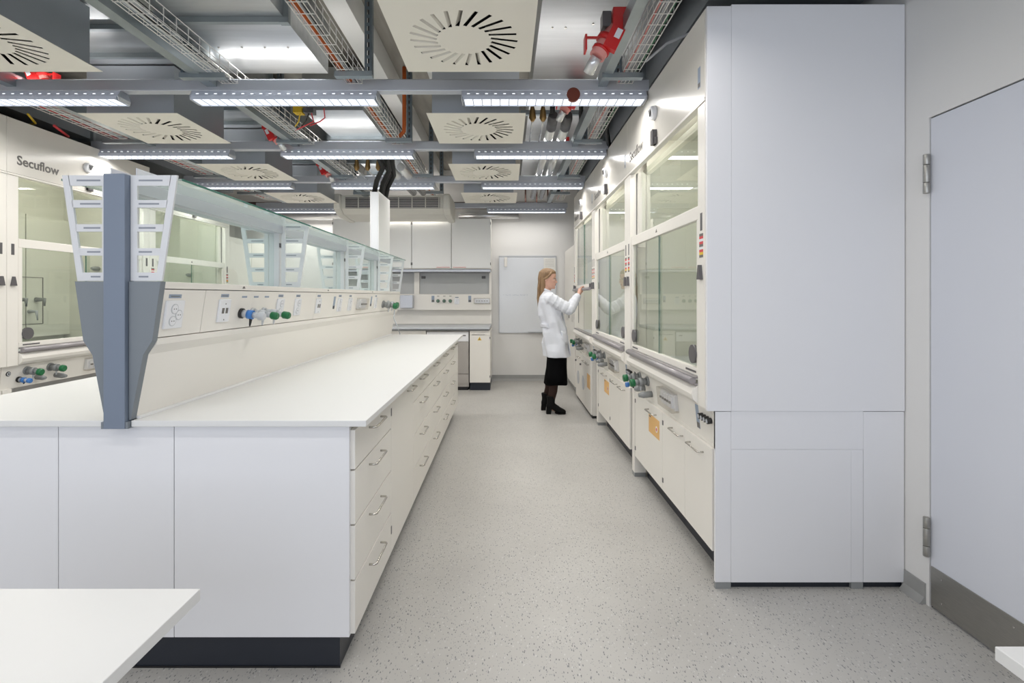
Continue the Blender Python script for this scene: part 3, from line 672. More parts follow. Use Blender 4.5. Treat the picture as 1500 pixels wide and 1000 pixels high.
# ---------------------------------------------------------------- suspended lights
rails_y = [3.29, 4.59, 5.90, 7.60]
rl_l = ['nearest light rail across the ceiling', 'second light rail from the camera', 'third light rail from the camera', 'far light rail close to the back wall']
ra = []
for i, (y, l) in enumerate(zip(rails_y, rl_l)):
    ra.append(tag(B().prism([(y-.032, 2.68), (y-.030, 2.675), (y+.030, 2.675), (y+.032, 2.68), (y+.032, 2.745), (y+.022, 2.755), (y-.022, 2.755), (y-.032, 2.745)], -3.77, .93, 'x').build('light_rail', 'alu'), 'long aluminium '+l, 'rail', 'light rails'))
def luminaire(x0, x1, y, label):
    t = thing('ceiling_light', label, 'light', ((x0+x1)/2, y, 2.61), 'linear lights under the rails')
    # housing with sloped end
    prof = [(y-.056, 2.632), (y-.034, 2.674), (y+.034, 2.674), (y+.056, 2.632)]
    B().prism(prof, x0, x1, 'x').build('housing', 'rib', t)
    b = B(); b.prism([(y-.058, 2.631), (y+.058, 2.631), (y+.050, 2.612), (y-.050, 2.612)], x0+.015, x1-.015, 'x'); b.build('lens', 'lens', t)
    b = B()
    n = 20
    for i in range(n+1):
        x = x0+.016+(x1-x0-.032)*i/n
        b.box(x-.0028, x+.0028, y-.0595, y+.0595, 2.608, 2.631)
    b.box(x0+.01, x1-.01, y-.060, y-.0575, 2.609, 2.633).box(x0+.01, x1-.01, y+.0575, y+.060, 2.609, 2.633).build('louvre', 'rib', t)['kind'] = 'stuff'
    b = B(); 
    for i in range(n): x = x0+.016+(x1-x0-.032)*(i+.5)/n; b.box(x-.009, x+.009, y-.0475, y-.0455, 2.647, 2.651)
    b.build('led_row', 'dots', t)['kind'] = 'stuff'
    for xe in (x0, x1): s_ = 1 if xe == x1 else -1; B().prism(prof+[(y+.05, 2.609), (y-.05, 2.609)][::1], min(xe, xe-s_*.004), max(xe, xe-s_*.004), 'x').build('end_cap', 'ladder', t)
    bx('top_slot', 'lens', t, x0+.05, x1-.05, y-.015, y+.015, 2.7555, 2.757)
    return t
def lamps(x0, x1, y, dim=1.0):
    for nm_, z, sy, e, rx, spd in (('luminaire_down', 2.606, .10, LAMP, 0, math.radians(168)), ('luminaire_up', 2.7575, .03, UPLIGHT, PI, PI)):
        l = bpy.data.lights.new(nm_, 'AREA'); l.shape = 'RECTANGLE'; l.size = x1-x0-.20; l.size_y = sy; l.energy = e*dim; l.spread = spd; l.color = (1, .97, .93)
        o = bpy.data.objects.new(nm_, l); C.objects.link(o); o.location = ((x0+x1)/2, y, z); o.rotation_euler.x = rx
segs = [(-3.70, -2.50, 'left'), (-2.04, -.833, 'centre'), (-.287, .913, 'right')]
order = ['nearest', 'second', 'third', 'far']
L0 = {}
for i, y in enumerate(rails_y):
    for j, (a, b_, nm) in enumerate(segs):
        lab = f'{nm} linear light hanging from the {order[i]} ceiling rail'
        lamps(a, b_, y, (.8, .55, .45)[j] if i == 3 else 1.0)
        if i == 0: L0[j] = luminaire(a, b_, y, lab)
        else: copy_tree(L0[j], off=(0, y-rails_y[0], 0), label=lab)
for y in (1.99, .69, -.61):
    r_ = copy_tree(ra[0], off=(0, y-rails_y[0], 0), label={1.99: 'light rail nearest overhead', .69: 'light rail directly over the camera', -.61: 'light rail behind the camera'}[y])
    for j, (a, b_, nm) in enumerate(segs):
        lamps(a, b_, y, .54); copy_tree(L0[j], off=(0, y-rails_y[0], 0), label=nm+{1.99: ' linear light on the rail nearest overhead', .69: ' linear light directly over the camera', -.61: ' linear light behind the camera'}[y])
tag(B().m('maroon').tube([(.435, 3.255, 2.640), (.435, 3.225, 2.640)], .043, 28).build('reflector_disc', None), 'round maroon disc fixed to the nearest light rail, below the red dampers', 'disc')

# ---------------------------------------------------------------- swirl diffusers
def diffuser_plate():
    cu = bpy.data.curves.new('p', 'CURVE'); cu.dimensions = '2D'; cu.fill_mode = 'BOTH'; cu.extrude = .0008
    def poly(pts):
        sp_ = cu.splines.new('POLY'); sp_.points.add(len(pts)-1)
        for p, q in zip(sp_.points, pts): p.co = (q[0], q[1], 0, 1)
        sp_.use_cyclic_u = True
    h = .345; poly([(-h, -h), (h, -h), (h, h), (-h, h)])
    N = 24; slots = []
    for i in range(N):
        th = 2*PI*i/N + .1; c, s = math.cos(th), math.sin(th)
        p0 = Vector((c*.135, s*.135)); d = Vector((math.cos(th+.38), math.sin(th+.38))); n = Vector((-d.y, d.x))
        p1 = p0 + d*.135; wd = .0095
        poly([p0-n*wd, p1-n*wd, p1+n*wd, p0+n*wd]); slots.append((p0, p1, d, n, wd))
    o = bpy.data.objects.new('p', cu); C.objects.link(o); dg = bpy.context.evaluated_depsgraph_get()
    me = bpy.data.meshes.new_from_object(o.evaluated_get(dg)); me.materials.clear(); me.materials.append(M['steelpaint'])
    bpy.data.objects.remove(o); return me, slots
plate_me, slots = diffuser_plate()
vane_me = None
def diffuser(loc, label, top):
    t = thing('ceiling_diffuser', label, 'air diffuser', loc, 'square swirl diffusers')
    t['label'] = label
    o = bpy.data.objects.new('face_plate', plate_me); C.objects.link(o); o.parent = t; WO[o.name] = Vector(loc); o.location = (0, 0, .001)
    for (p0, p1, d, n, wd) in slots:
        b = B(); b.M = Matrix.Translation(loc)
        q = [(p0-n*wd), (p1-n*wd), (p1+n*wd*1.6), (p0+n*wd*1.6)]
        b.face([(q[0].x, q[0].y, .002), (q[1].x, q[1].y, .002), (q[2].x, q[2].y, .030), (q[3].x, q[3].y, .030)])
        b.face([(q[3].x, q[3].y, .0305), (q[2].x, q[2].y, .0305), (q[1].x, q[1].y, .0025), (q[0].x, q[0].y, .0025)])
        b.build('vane', 'steelpaint', t, recalc=False)
    x, y, z = loc
    b = B(); b.m('void').box(x-.295, x+.29, y-.30, y+.30, .10+z, .105+z).box(x-.30, x-.296, y-.30, y+.30, .003+z, .105+z).box(x+.29, x+.294, y-.30, y+.30, .003+z, .105+z).box(x-.295, x+.29, y-.304, y-.3, .003+z, .105+z).box(x-.295, x+.29, y+.3, y+.304, .003+z, .105+z); b.build('painted_shade_box', None, t)  # black box paints the shade seen through the slots
    b = B()
    for c in ((x-.31, x+.30, y-.31, y-.306), (x-.31, x+.30, y+.306, y+.31), (x-.31, x-.306, y-.306, y+.306), (x+.296, x+.30, y-.306, y+.306)): b.box(*c, z+.009, z+top)
    b.box(x-.31, x+.30, y-.31, y+.31, z+top, z+top+.004)
    b.build('plenum_box', 'plenum', t)
    return t
dy = 1.33
dx0, dx1 = -.207, -2.622
dl = ['nearest', 'second', 'third', 'fourth']
D0 = {}
for j, (x, nm) in enumerate(((dx0, 'right'), (dx1, 'left'))):
    for i in range(4):
        y = 2.49 + dy*i + (0.0 if i else 0)
        lab = f'{dl[i]} square beige swirl diffuser in the {nm} ceiling row'
        if i == 0: D0[j] = diffuser((x, y, 2.608), lab, .34)
        else: copy_tree(D0[j], off=(0, y-2.49, 0), label=lab)

# ---------------------------------------------------------------- ducts
def duct(label, x0, x1, y0, y1, z0, z1, m='galv', flanges=(), screws=()):
    t = thing('air_duct', label, 'duct', ((x0+x1)/2, (y0+y1)/2, z0))
    ys_ = [y0] + list(flanges) + [y1]
    for a, b_ in zip(ys_, ys_[1:]): bx('duct_section', m, t, x0, x1, a+.001, b_-.001, z0, z1)
    for y in flanges:
        b = B(); b.box(x0-.03, x1+.03, y-.014, y+.014, z0-.03, z0-.0005).box(x0-.03, x0-.0005, y-.014, y+.014, z0, z1).box(x1+.0005, x1+.03, y-.014, y+.014, z0, z1)
        b.box(x0-.03, x0+.02, y-.018, y+.018, z0-.034, z0-.0305).box(x1-.02, x1+.03, y-.018, y+.018, z0-.034, z0-.0305).build('flange', 'channel', t)
    for x, y in screws: B().cyl((x, y, z0), (x, y, z0-.006), .006, 8).build('screw', 'chrome', t)
    return t
duct('wide galvanised duct above the centre lights, nearest the camera', -1.874, -1.203, 1.0, 3.40, 2.85, 3.20, flanges=(2.72,), screws=[(-1.74+.14*i, 3.04) for i in range(4)])
duct('galvanised branch duct behind the nearest light rail', -1.655, -1.16, 4.07, 7.2, 2.85, 3.20, flanges=(4.75, 6.1))
# cross ducts above the left diffusers and the sheet ceiling duct on the right
duct('long galvanised duct above the left row of swirl diffusers', -3.0, -2.03, 1.2, 7.2, 2.96, 3.25, flanges=(3.0, 3.35, 4.3, 4.65, 5.65, 6.0))
duct('broad pale galvanised duct over the aisle beside the right fume cupboards', .20, .93, -.2, 7.2, 2.96, 3.25, m='galvpale', flanges=(), screws=[(.28, 3.02), (.36, 3.02), (.52, 2.98), (.62, 2.98)])
duct('galvanised duct darkened for shade above the right fume cupboards', 1.0, 1.77, .5, 7.0, 2.80, 3.2, m='galvshade', flanges=(2.2, 3.6, 5.0))
duct('duct darkened for shade over the left fume cupboards', -4.5, -3.8, 1.0, 7.0, 2.78, 3.1, m='galvshade', flanges=(3.2, 4.6))
# concrete beams / soffits
tag(bx('trim_1', 'wall', None, -1.12, -.98, YF, YB, 3.15, ZC), kind='structure')
tag(bx('trim_2', 'wall', None, -.60, -.50, YF, YB, 3.05, ZC), kind='structure')

# ---------------------------------------------------------------- cable trays, channels, struts
def tray(label, x0, x1, y0, y1, z, side=.09, cables=()):
    t = thing('cable_tray', label, 'cable tray', ((x0+x1)/2, (y0+y1)/2, z))
    b = B(); r = .003
    n = 4
    for i in range(n+1):
        x = x0+(x1-x0)*i/n; b.tube([(x, y0, z), (x, y1, z)], r, 4)
    for x in (x0, x1): b.tube([(x, y0, z+side), (x, y1, z+side)], r, 4).tube([(x, y0, z+side*.5), (x, y1, z+side*.5)], r, 4)
    y = y0+.05
    while y < y1:
        b.tube([(x0, y, z+side), (x0, y, z-.003), (x1, y, z-.003), (x1, y, z+side)], r, 4); y += .1
    b.build('wire_basket', 'wire', t)
    for (dx, m, rr, wav) in cables:
        pts = []; y = y0; k = 0
        while y <= y1+.01: pts.append((x0+dx+wav*math.sin(k*1.7+dx*90), y, z+rr+.004+abs(wav)*math.sin(k*.9)*.5)); y += .25; k += 1
        B().tube(pts, rr, 6).build('cable', m, t)
    return t
def channel(label, x0, x1, y0, y1, z0, z1):
    b = B(); b.box(x0, x1, y0, y1, z0, z0+.003).box(x0, x0+.003, y0, y1, z0+.003, z1).box(x1-.003, x1, y0, y1, z0+.003, z1).box(x0+.003, x0+.012, y0, y1, z1-.003, z1).box(x1-.012, x1-.003, y0, y1, z1-.003, z1)
    return tag(b.build('steel_channel', 'channel'), label, 'channel')
tray('wire cable tray right of the wide centre duct, carrying an orange cable', -1.03, -.93, .8, 7.3, 2.722, cables=((.02, 'orange', .014, .004), (.05, 'lightgrey', .006, .006), (.065, 'black', .005, .004)))
tray('wire cable tray on the left side of the wide centre duct', -1.84, -1.74, .8, 7.3, 2.722, cables=((.03, 'lightgrey', .006, .005), (.06, 'black', .005, .006)))
tray('wire cable tray near the left fume cupboards with red and white cables', -3.50, -3.32, 1.2, 7.3, 2.74, cables=((.03, 'dark_red', .008, .006), (.10, 'lightgrey', .012, .01), (.07, 'lightgrey', .010, .005), (.12, 'lightgrey', .008, .008), (.15, 'redpale', .005, .006)))
tray('wire cable tray above the right fume cupboards with green and red cables', .72, .82, .9, 7.3, 2.722, cables=((.085, 'green', .006, .003), (.015, 'redpale', .005, .004), (.04, 'lightgrey', .005, .004)))
channel('steel channel running under the left side of the wide duct', -1.94, -1.875, .8, 7.3, 2.70, 2.79)
channel('steel channel beside the left cable tray', -3.24, -3.18, 1.2, 7.3, 2.70, 2.78)
channel('bright steel channel beside the red dampers on the right', .60, .655, 1.2, 7.3, 2.70, 2.78)
def strut(x, y, z0, z1, label, arm=None):
    t = thing('strut', label, 'strut', (x, y, z0), 'slotted steel hanger struts')
    w = .021; b = B()
    z = z0
    for s_ in (-1, 1): b.box(x+s_*w-.0015, x+s_*w+.0015, y-.02, y+.02, z0, z1)
    # web with slots
    b.box(x-w+.002, x-.007, y-.02, y-.017, z0, z1).box(x+.007, x+w-.002, y-.02, y-.017, z0, z1)
    while z < z1-.02: b.box(x-.007, x+.007, y-.02, y-.017, z, z+.02); z += .05
    b.build('profile', 'strut', t); bx('web', 'darkgrey', t, x-.012, x+.012, y+.012, y+.016, z0, z1)
    if arm:
        B().box(arm[0], arm[1], y-.03, y+.012, z0-.012, z0-.0).box(arm[0], arm[1], y-.032, y-.03, z0-.012, z0+.02).build('arm', 'channel', t)
    return t
nm = ['nearest', 'second', 'third', 'far']
for i, y in enumerate((3.10, 4.40, 5.68, 6.6)):
    strut(-.845, y, 2.70, ZC-.002, f'{nm[i]} slotted hanger strut right of the orange cable tray', (-1.05, -.82))
    strut(-1.975, y, 2.69, ZC-.002, f'{nm[i]} slotted hanger strut left of the wide centre duct', (-2.0, -1.72))
    strut(.69, y, 2.69, 2.955, f'{nm[i]} slotted hanger strut above the right fume cupboards', (.59, .84))
    if i: strut(-3.28, y, 2.69, ZC-.002, f'{nm[i]} slotted hanger strut by the left cable tray', (-3.52, -3.16))
tag(B().tube([(-.887, 4.38, ZC-.01), (-.887, 4.38, 2.84), (-.89, 4.38, 2.78), (-.93, 4.40, 2.745), (-.97, 4.45, 2.735)], .017, 10).build('conduit', 'orange'), 'thick orange conduit dropping into the centre cable tray at the second strut', 'conduit')

# ---------------------------------------------------------------- red fire dampers / actuators
def damper(loc, label, s=1.0, mir=1):
    t = thing('damper_valve', label, 'damper', loc, 'red dampers between the ducts')
    x, y, z = loc
    T = Matrix.Translation(loc) @ Matrix.Diagonal((mir*s, s, s, 1))
    b = B(); b.M = T; b.m('red').box(.0, .085, -.05, .05, .05, .16).build('actuator', None, t, bevel=.004)
    b = B(); b.M = T @ Matrix.Rotation(.45, 4, 'Y'); b.m('red').box(-.03, .04, -.06, -.02, -.06, .06).m('socket').box(.0, .03, -.0625, -.06, .0, .05).build('link', None, t)
    b = B(); b.M = T; b.m('redpale').tube([(.02, 0, .07), (-.04, 0, -.02), (-.075, 0, -.075)], .042, 16); b.m('red').tube([(-.015, 0, .02), (-.03, 0, -.005)], .056, 16).tube([(-.05, 0, -.035), (-.058, 0, -.048)], .048, 16); b.build('body', None, t)
    b = B(); b.M = T; b.m('red').box(-.14, -.13, -.03, .03, -.05, .03).box(-.13, -.05, -.006, .006, .02, .03).build('lever', None, t)
    b = B(); b.M = T; b.m('darkgrey').box(-.05, -.005, -.03, .04, .07, .15).build('motor', None, t, bevel=.003)
    b = B(); b.M = T; b.m('pipewhite').tube([(-.075, 0, -.075), (-.095, .02, -.105), (-.11, .05, -.135)], .03, 12).build('outlet', None, t)
    return t
damper((.55, 2.62, 2.665), 'red damper with box actuator above the nearest right light, most visible', 1.0)
for i, (loc, l, s_, m_) in enumerate([((.50, 3.75, 2.79), 'red damper just behind the maroon disc on the nearest rail', .9, 1), ((.56, 5.0, 2.79), 'red damper behind the second light rail on the right', .8, 1),
        ((-2.06, 4.42, 2.76), 'red damper left of the centre duct before the second rail', .85, -1), ((-2.05, 5.65, 2.76), 'red damper left of the centre duct before the third rail', .85, -1),
        ((-3.12, 3.35, 2.80), 'red damper over the left light of the nearest rail', .9, -1), ((-3.10, 5.95, 2.72), 'red damper by the left tray behind the third rail', .8, -1), ((-2.88, 2.9, 2.80), 'red damper at the left frame edge above the nearest rail', .7, -1)]):
    damper(loc, l, s_, m_)

# ---------------------------------------------------------------- pipes and taps in the ceiling void
def pipe(name, label, pts, r, m, cat='pipe', group=None, caps=None):
    o = tag(B().tube(pts, r, 14).build(name, m), label, cat, group)
    return o
for x, l in ((.39, 'left'), (.51, 'right')):
    t = thing('insulated_pipe', f'{l} one of two silver insulated pipes over the aisle with dark end cap', 'pipe', (x, 5.8, 2.76))
    B().tube([(x, 4.32, 2.79), (x, 7.3, 2.79)], .040, 16).build('jacket', 'pipewhite', t)
    B().tube([(x, 4.12, 2.83), (x, 4.17, 2.815), (x, 4.32, 2.79)], [.036, .044, .043], 16).build('end_cap', 'darkgrey', t)
    B().tube([(x-.01, 4.10, 2.83), (x-.01, 4.08, 2.90), (x-.01, 4.12, 2.955)], .022, 10).build('valve', 'black', t)
for k, (xs, y) in enumerate((((.215, .30), 4.05), ((-1.62, -1.50, -1.385), 5.45))):
    for i, x in enumerate(xs):
        t = thing('brass_valve', [['left brass valve on a thin rod above the aisle', 'right brass valve on a thin rod above the aisle'], ['leftmost of three brass valves left of the black hoses', 'middle of three brass valves left of the black hoses', 'rightmost of three brass valves left of the black hoses']][k][i], 'valve', (x, y, 2.8), 'brass valves'); q_ = -.045 if k else 0
        b = B(); b.tube([(x, y, 2.88 if k == 0 else 2.845), (x, y, 2.84+q_), (x, y, 2.78+q_), (x, y, 2.75+q_)], [.012, .022, .030, .012], 10); b.build('body', 'brass', t)
        B().cyl((x, y, 2.849 if k == 1 else 2.955), (x, y, 2.86), .004, 6).build('rod', 'strut', t)
        B().tube([(x, y, 2.76+q_), (x, y+.15, 2.75+q_), (x, y+.9, 2.75+q_)], .008, 8).build('tube', 'pipewhite', t)
tag(B().box(.12, .62, 4.16, 4.20, 2.85, 2.885).build('pipe_support', 'channel'), 'steel support rail carrying the aisle pipes', 'rail')
tag(B().box(-1.75, -1.30, 5.50, 5.53, 2.80, 2.84).build('pipe_support', 'channel'), 'steel support rail above the black hoses', 'rail')
for i, x in enumerate((-1.14, -1.27)):
    tag(B().tube([(x, 5.45, 2.745), (x+.02, 6.8, 2.745)], .045, 14).build('insulated_pipe', 'pipewhite'), ['right silver pipe leading away from the black hoses', 'left silver pipe leading away from the black hoses'][i], 'pipe')
for i, (z, y) in enumerate(((2.70, 7.72), (2.74, 7.70), (2.78, 7.74))):
    tag(B().tube([(-4.6, y, z), (.72+.0*i, y, z)], .016, 8).build('copper_pipe', 'copper'), ['lowest of three brown pipes along the far wall', 'middle of three brown pipes along the far wall', 'top one of three brown pipes along the far wall'][i], 'pipe', 'brown pipes at the far wall')
    x = .30+.17*i; tag(B().tube([(x, 7.66, 2.72), (x, 7.66, 3.3)], .012, 8).build('riser_pipe', 'copper'), ['left brown riser pipe above the far right light', 'middle brown riser pipe above the far right light', 'right brown riser pipe above the far right light'][i], 'pipe', 'brown riser pipes')
tag(B().tube([(-3.9, 7.86, 2.60), (-.95, 7.86, 2.60)], .07, 16).build('round_duct', 'pipewhite'), 'pale round duct along the top of the far wall, left of the air unit', 'duct')
tag(B().tube([(-.74, 7.86, 2.60), (.2, 7.86, 2.60)], .05, 16).build('round_duct', 'pipewhite'), 'pale round duct along the far wall right of the air unit', 'duct')
# yellow box with wires
t = thing('junction_box', 'yellow junction box with loose wires under the centre duct', 'box', (-1.63, 4.0, 2.80))
B().box(-1.69, -1.62, 3.98, 4.05, 2.80, 2.92).build('box', 'yellow', t); B().box(-1.61, -1.53, 3.98, 4.05, 2.80, 2.84).build('connector', 'darkgrey', t)
for m_, pts in (('yellow', [(-1.64, 4.0, 2.80), (-1.66, 4.02, 2.74), (-1.72, 4.1, 2.73)]), ('dark_red', [(-1.55, 4.0, 2.80), (-1.54, 4.02, 2.74), (-1.66, 4.1, 2.725), (-1.76, 4.2, 2.73)]), ('black', [(-1.57, 4.0, 2.80), (-1.60, 4.02, 2.75), (-1.70, 4.15, 2.73)]), ('dark_red', [(-1.45, 4.0, 2.84), (-1.45, 4.02, 2.77), (-1.50, 4.05, 2.75), (-1.6, 4.1, 2.735)])):
    B().tube(pts, .005, 6).build('wire', m_, t)
# hoses and dark cables over the fume cupboards
for i, (pts, r, m_, l) in enumerate([([(.585, 3.9, 2.93), (.60, 4.0, 2.86), (.66, 4.4, 2.83), (.76, 4.9, 2.83)], .018, 'hose', 'black hose curling beside the aisle pipes'),
    ([(.80, 3.5, 2.90), (.84, 4.2, 2.74), (1.0, 4.8, 2.71)], .02, 'hose', 'black cable bundle behind the nearest right light'),
    ([(.82, 2.95, 2.72), (.93, 2.9, 2.80), (1.05, 2.7, 2.78)], .008, 'lightgrey', 'thin grey cable looping onto the nearest right fume cupboard'),
    ([(-3.72, 3.2, 2.72), (-3.8, 3.6, 2.75), (-4.0, 4.2, 2.72)], .02, 'hose', 'black cable over the left fume cupboards'),
    ([(-3.62, 3.8, 2.72), (-3.75, 4.0, 2.72), (-3.9, 4.1, 2.74)], .008, 'yellow', 'yellow cable over the left fume cupboards'),
    ([(-3.6, 4.0, 2.70), (-3.75, 4.3, 2.71), (-3.9, 4.4, 2.74)], .010, 'dark_red', 'red cable over the left fume cupboards')]):
    tag(B().tube(pts, r, 8).build('cable', m_), l, 'cable')

# ---------------------------------------------------------------- air conditioning unit at the far end
t = thing('air_unit', 'beige ceiling air conditioning unit with louvred grille in front of the wall cupboards', 'air conditioner', (-1.52, 7.1, 2.43))
prof = [(6.86, 2.54), (6.86, 2.72), (7.5, 2.72), (7.5, 2.455), (7.25, 2.455), (6.97, 2.48)]
B().prism(prof, -2.25, -.86, 'x').build('body', 'acbeige', t, bevel=.004)
B().prism([(6.83, 2.53), (6.83, 2.74), (7.52, 2.74), (7.52, 2.44), (7.22, 2.44), (6.95, 2.465)], -.859, -.76, 'x').build('end_cap', 'acbeige', t, bevel=.02)
B().prism([(6.83, 2.53), (6.83, 2.74), (7.52, 2.74), (7.52, 2.44), (7.22, 2.44), (6.95, 2.465)], -2.35, -2.251, 'x').build('end_cap', 'acbeige', t, bevel=.02)
bx('grille_back', 'darkgrey', t, -2.2, -.9, 6.855, 6.8595, 2.545, 2.69)
for i in range(6): bx('louvre', 'silver', t, -2.2, -.9, 6.840, 6.854, 2.550+i*.024, 2.559+i*.024)
for i in range(8): bx('grille_bar', 'acbeige', t, -2.2+i*.183, -2.188+i*.183, 6.836, 6.840, 2.545, 2.69)
# ---------------------------------------------------------------- the woman at the fume cupboard
M['skin'] = mat('skin', (0.62, 0.36, 0.27), 0.5, noise=.04, nscale=30)
M['hair'] = mat('blonde_hair', (0.27, 0.165, 0.085), 0.5, noise=.30, nscale=14, stretch=(14, 14, 1), bump=.5)
M['coat'] = mat('coat_cotton', (0.72, 0.74, 0.80), 0.8, bump=.25, nscale=9, stretch=(1, 1, .6))
M['skirt'] = mat('black_wool', (0.004, 0.004, 0.0045), 0.95, spec=.05)
M['tights'] = mat('sheer_tights', (0.035, 0.018, 0.014), 0.7, spec=.2)
M['boot'] = mat('boot_suede', (0.005, 0.005, 0.005), 0.7, spec=.15)
M['lips'] = mat('lips', (0.45, 0.15, 0.13), 0.4)
M['brow'] = mat('brow', (0.16, 0.09, 0.05), 0.6)
M['eyewhite'] = mat('eye_white', (0.7, 0.7, 0.68), 0.2)
def sections(b, secs, n=24, axis='z', p=2.0):
    # secs: (z, cx, cy, a, b) superellipse rings
    rings = []
    for s_ in secs:
        z, cx, cy, a, c = s_[:5]; r = []
        for i in range(n):
            t = 2*PI*i/n; ct, st = math.cos(t), math.sin(t)
            u = cx + a*math.copysign(abs(ct)**(2/p), ct); v = cy + c*math.copysign(abs(st)**(2/p), st)
            r.append((u, v, z) if axis == 'z' else (z, u, v))
        rings.append(b._v(r))
    for A, D in zip(rings, rings[1:]):
        for i in range(n): f = b.b.faces.new([A[i], A[(i+1) % n], D[(i+1) % n], D[i]]); f.material_index = b.mi; f.smooth = True
    for f in (b.b.faces.new(rings[0][::-1]), b.b.faces.new(rings[-1])): f.material_index = b.mi
def ball(b, c, r, ry=None, rz=None, n=12):
    ry = ry or r; rz = rz or r
    sections(b, [(c[2]+rz*math.cos(PI*k/n), c[0], c[1], max(1e-4, r*math.sin(PI*k/n)), max(1e-4, ry*math.sin(PI*k/n))) for k in range(n, -1, -1)], n)
def remesh(b, name, m, parent, vox, smooth=4):
    o = b.build(name, m, parent)
    r = o.modifiers.new('r', 'REMESH'); r.mode = 'VOXEL'; r.voxel_size = vox; r.use_smooth_shade = True
    s_ = o.modifiers.new('s', 'SMOOTH'); s_.iterations = smooth; s_.factor = .5
    dg = bpy.context.evaluated_depsgraph_get(); me = bpy.data.meshes.new_from_object(o.evaluated_get(dg))
    o.modifiers.clear(); o.data = me
    return o
pn = thing('person', 'woman in a white lab coat, black skirt and ankle boots holding a fume cupboard sash', 'person', (.56, 5.82, 0))
pn['label'] = 'blonde woman in white lab coat and black skirt, one hand on a sash handle'
HM = Matrix.Translation((.485, 5.79, 1.432)) @ Matrix.Rotation(math.radians(-14), 4, 'Z') @ Matrix.Translation((0, 0, .1)) @ Matrix.Rotation(math.radians(7), 4, 'Y') @ Matrix.Translation((0, 0, -.1))
head = [(-.004, .050, -.010, .022), (.004, .078, -.025, .036), (.018, .091, -.040, .047), (.034, .091, -.060, .055), (.05, .090, -.075, .060), (.066, .091, -.085, .065),
        (.085, .088, -.094, .069), (.103, .084, -.099, .071), (.120, .080, -.102, .073), (.134, .087, -.104, .074), (.155, .089, -.104, .075), (.178, .083, -.100, .073), (.20, .066, -.086, .062), (.216, .040, -.062, .042), (.225, .005, -.025, .015)]
b = B(); b.M = HM
sections(b, [(z, (f+k)/2, 0, (f-k)/2, w_) for z, f, k, w_ in head], 28, p=2.15)
# nose, lips, chin, ears
b.tube([(.078, 0, .128), (.092, 0, .108), (.106, 0, .088), (.100, 0, .078), (.084, 0, .074)], [.006, .009, .0115, .011, .006], 10)
for s_ in (1, -1): ball(b, (.094, s_*.009, .080), .008); ball(b, (-.008, s_*.075, .105), .017, .008, .030); ball(b, (.074, s_*.030, .092), .018, .018, .018)
ball(b, (.090, 0, .056), .009, .020, .006); ball(b, (.089, 0, .047), .009, .018, .007); ball(b, (.084, 0, .016), .014, .018, .014)
b.M = Matrix.Identity(4)
# neck and trunk
b.tube([(.478, 5.79, 1.50), (.468, 5.795, 1.43), (.468, 5.80, 1.37)], [.050, .050, .062], 16)
sections(b, [(.80, .575, 5.81, .10, .15), (.88, .57, 5.81, .115, .165), (.96, .565, 5.81, .105, .155), (1.06, .54, 5.81, .09, .125), (1.16, .525, 5.80, .10, .135), (1.26, .505, 5.80, .11, .15), (1.33, .485, 5.80, .09, .16), (1.37, .475, 5.80, .06, .10), (1.39, .47, 5.80, .045, .055)], 24)
# legs
for (hx, hy, kx, ky, ax, ay) in ((.585, 5.73, .575, 5.735, .510, 5.73), (.575, 5.89, .545, 5.90, .465, 5.92)):
    b.tube([(hx, hy, .90), (hx+.005, hy, .72), (kx+.01, ky, .52), (kx, ky, .46), (kx-.030, ky, .36), (kx-.035, (ky+ay)/2, .26), (ax+.005, ay, .14), (ax, ay, .08)], [.085, .082, .058, .053, .050, .044, .033, .033], 14)
    b.tube([(ax-.01, ay, .09), (ax+.06, ay, .055), (ax+.13, ay, .03)], [.033, .032, .022], 12)
# arms
RS, RE, RW = Vector((.480, 5.655, 1.325)), Vector((.712, 5.66, 1.205)), Vector((.853, 5.845, 1.368))
b.tube([RS, RS.lerp(RE, .5), RE, RE.lerp(RW, .35), RW], [.052, .044, .038, .036, .024], 12)
LS, LE, LW = Vector((.480, 5.955, 1.325)), Vector((.50, 5.99, 1.06)), Vector((.60, 5.985, .84))
b.tube([LS, LS.lerp(LE, .5), LE, LE.lerp(LW, .35), LW], [.052, .044, .038, .036, .024], 12)
# right hand on the sash handle
b.tube([RW, (.866, 5.872, 1.395), (.877, 5.893, 1.424)], [.023, .029, .026], 10)
b.tube([(.872, 5.868, 1.405), (.878, 5.90, 1.42)], [.018, .018], 8)
for i, (yy, l) in enumerate(((5.868, .95), (5.888, 1.05), (5.908, 1.0), (5.927, .85))):
    b.tube([(.872, yy-.008+.002*i, 1.415), (.884, yy, 1.444), (.884+.018*l, yy+.001, 1.4545), (.884+.034*l, yy+.001, 1.4475)], [.0105, .0095, .0085, .0075], 8)
b.tube([(.866, 5.864, 1.392), (.872, 5.852, 1.404), (.887, 5.856, 1.402), (.902, 5.866, 1.398)], [.0125, .011, .010, .0085], 8)
# left hand hanging, slightly curled
b.tube([LW, (.614, 5.985, .80), (.622, 5.985, .765)], [.023, .03, .026], 10)
for i in range(4):
    x = .600+.017*i; l = (.85, 1.0, 1.05, .95)[i]
    b.tube([(x, 5.985, .765), (x+.004, 5.985, .765-.035*l), (x+.004, 5.978, .765-.06*l), (x+.003, 5.966, .765-.078*l)], [.0105, .0095, .0085, .0075], 8)
b.tube([(.635, 5.98, .79), (.655, 5.972, .77), (.660, 5.965, .745), (.656, 5.962, .728)], [.013, .011, .010, .0085], 8)
body = remesh(b, 'body', 'skin', pn, .0042, 3)
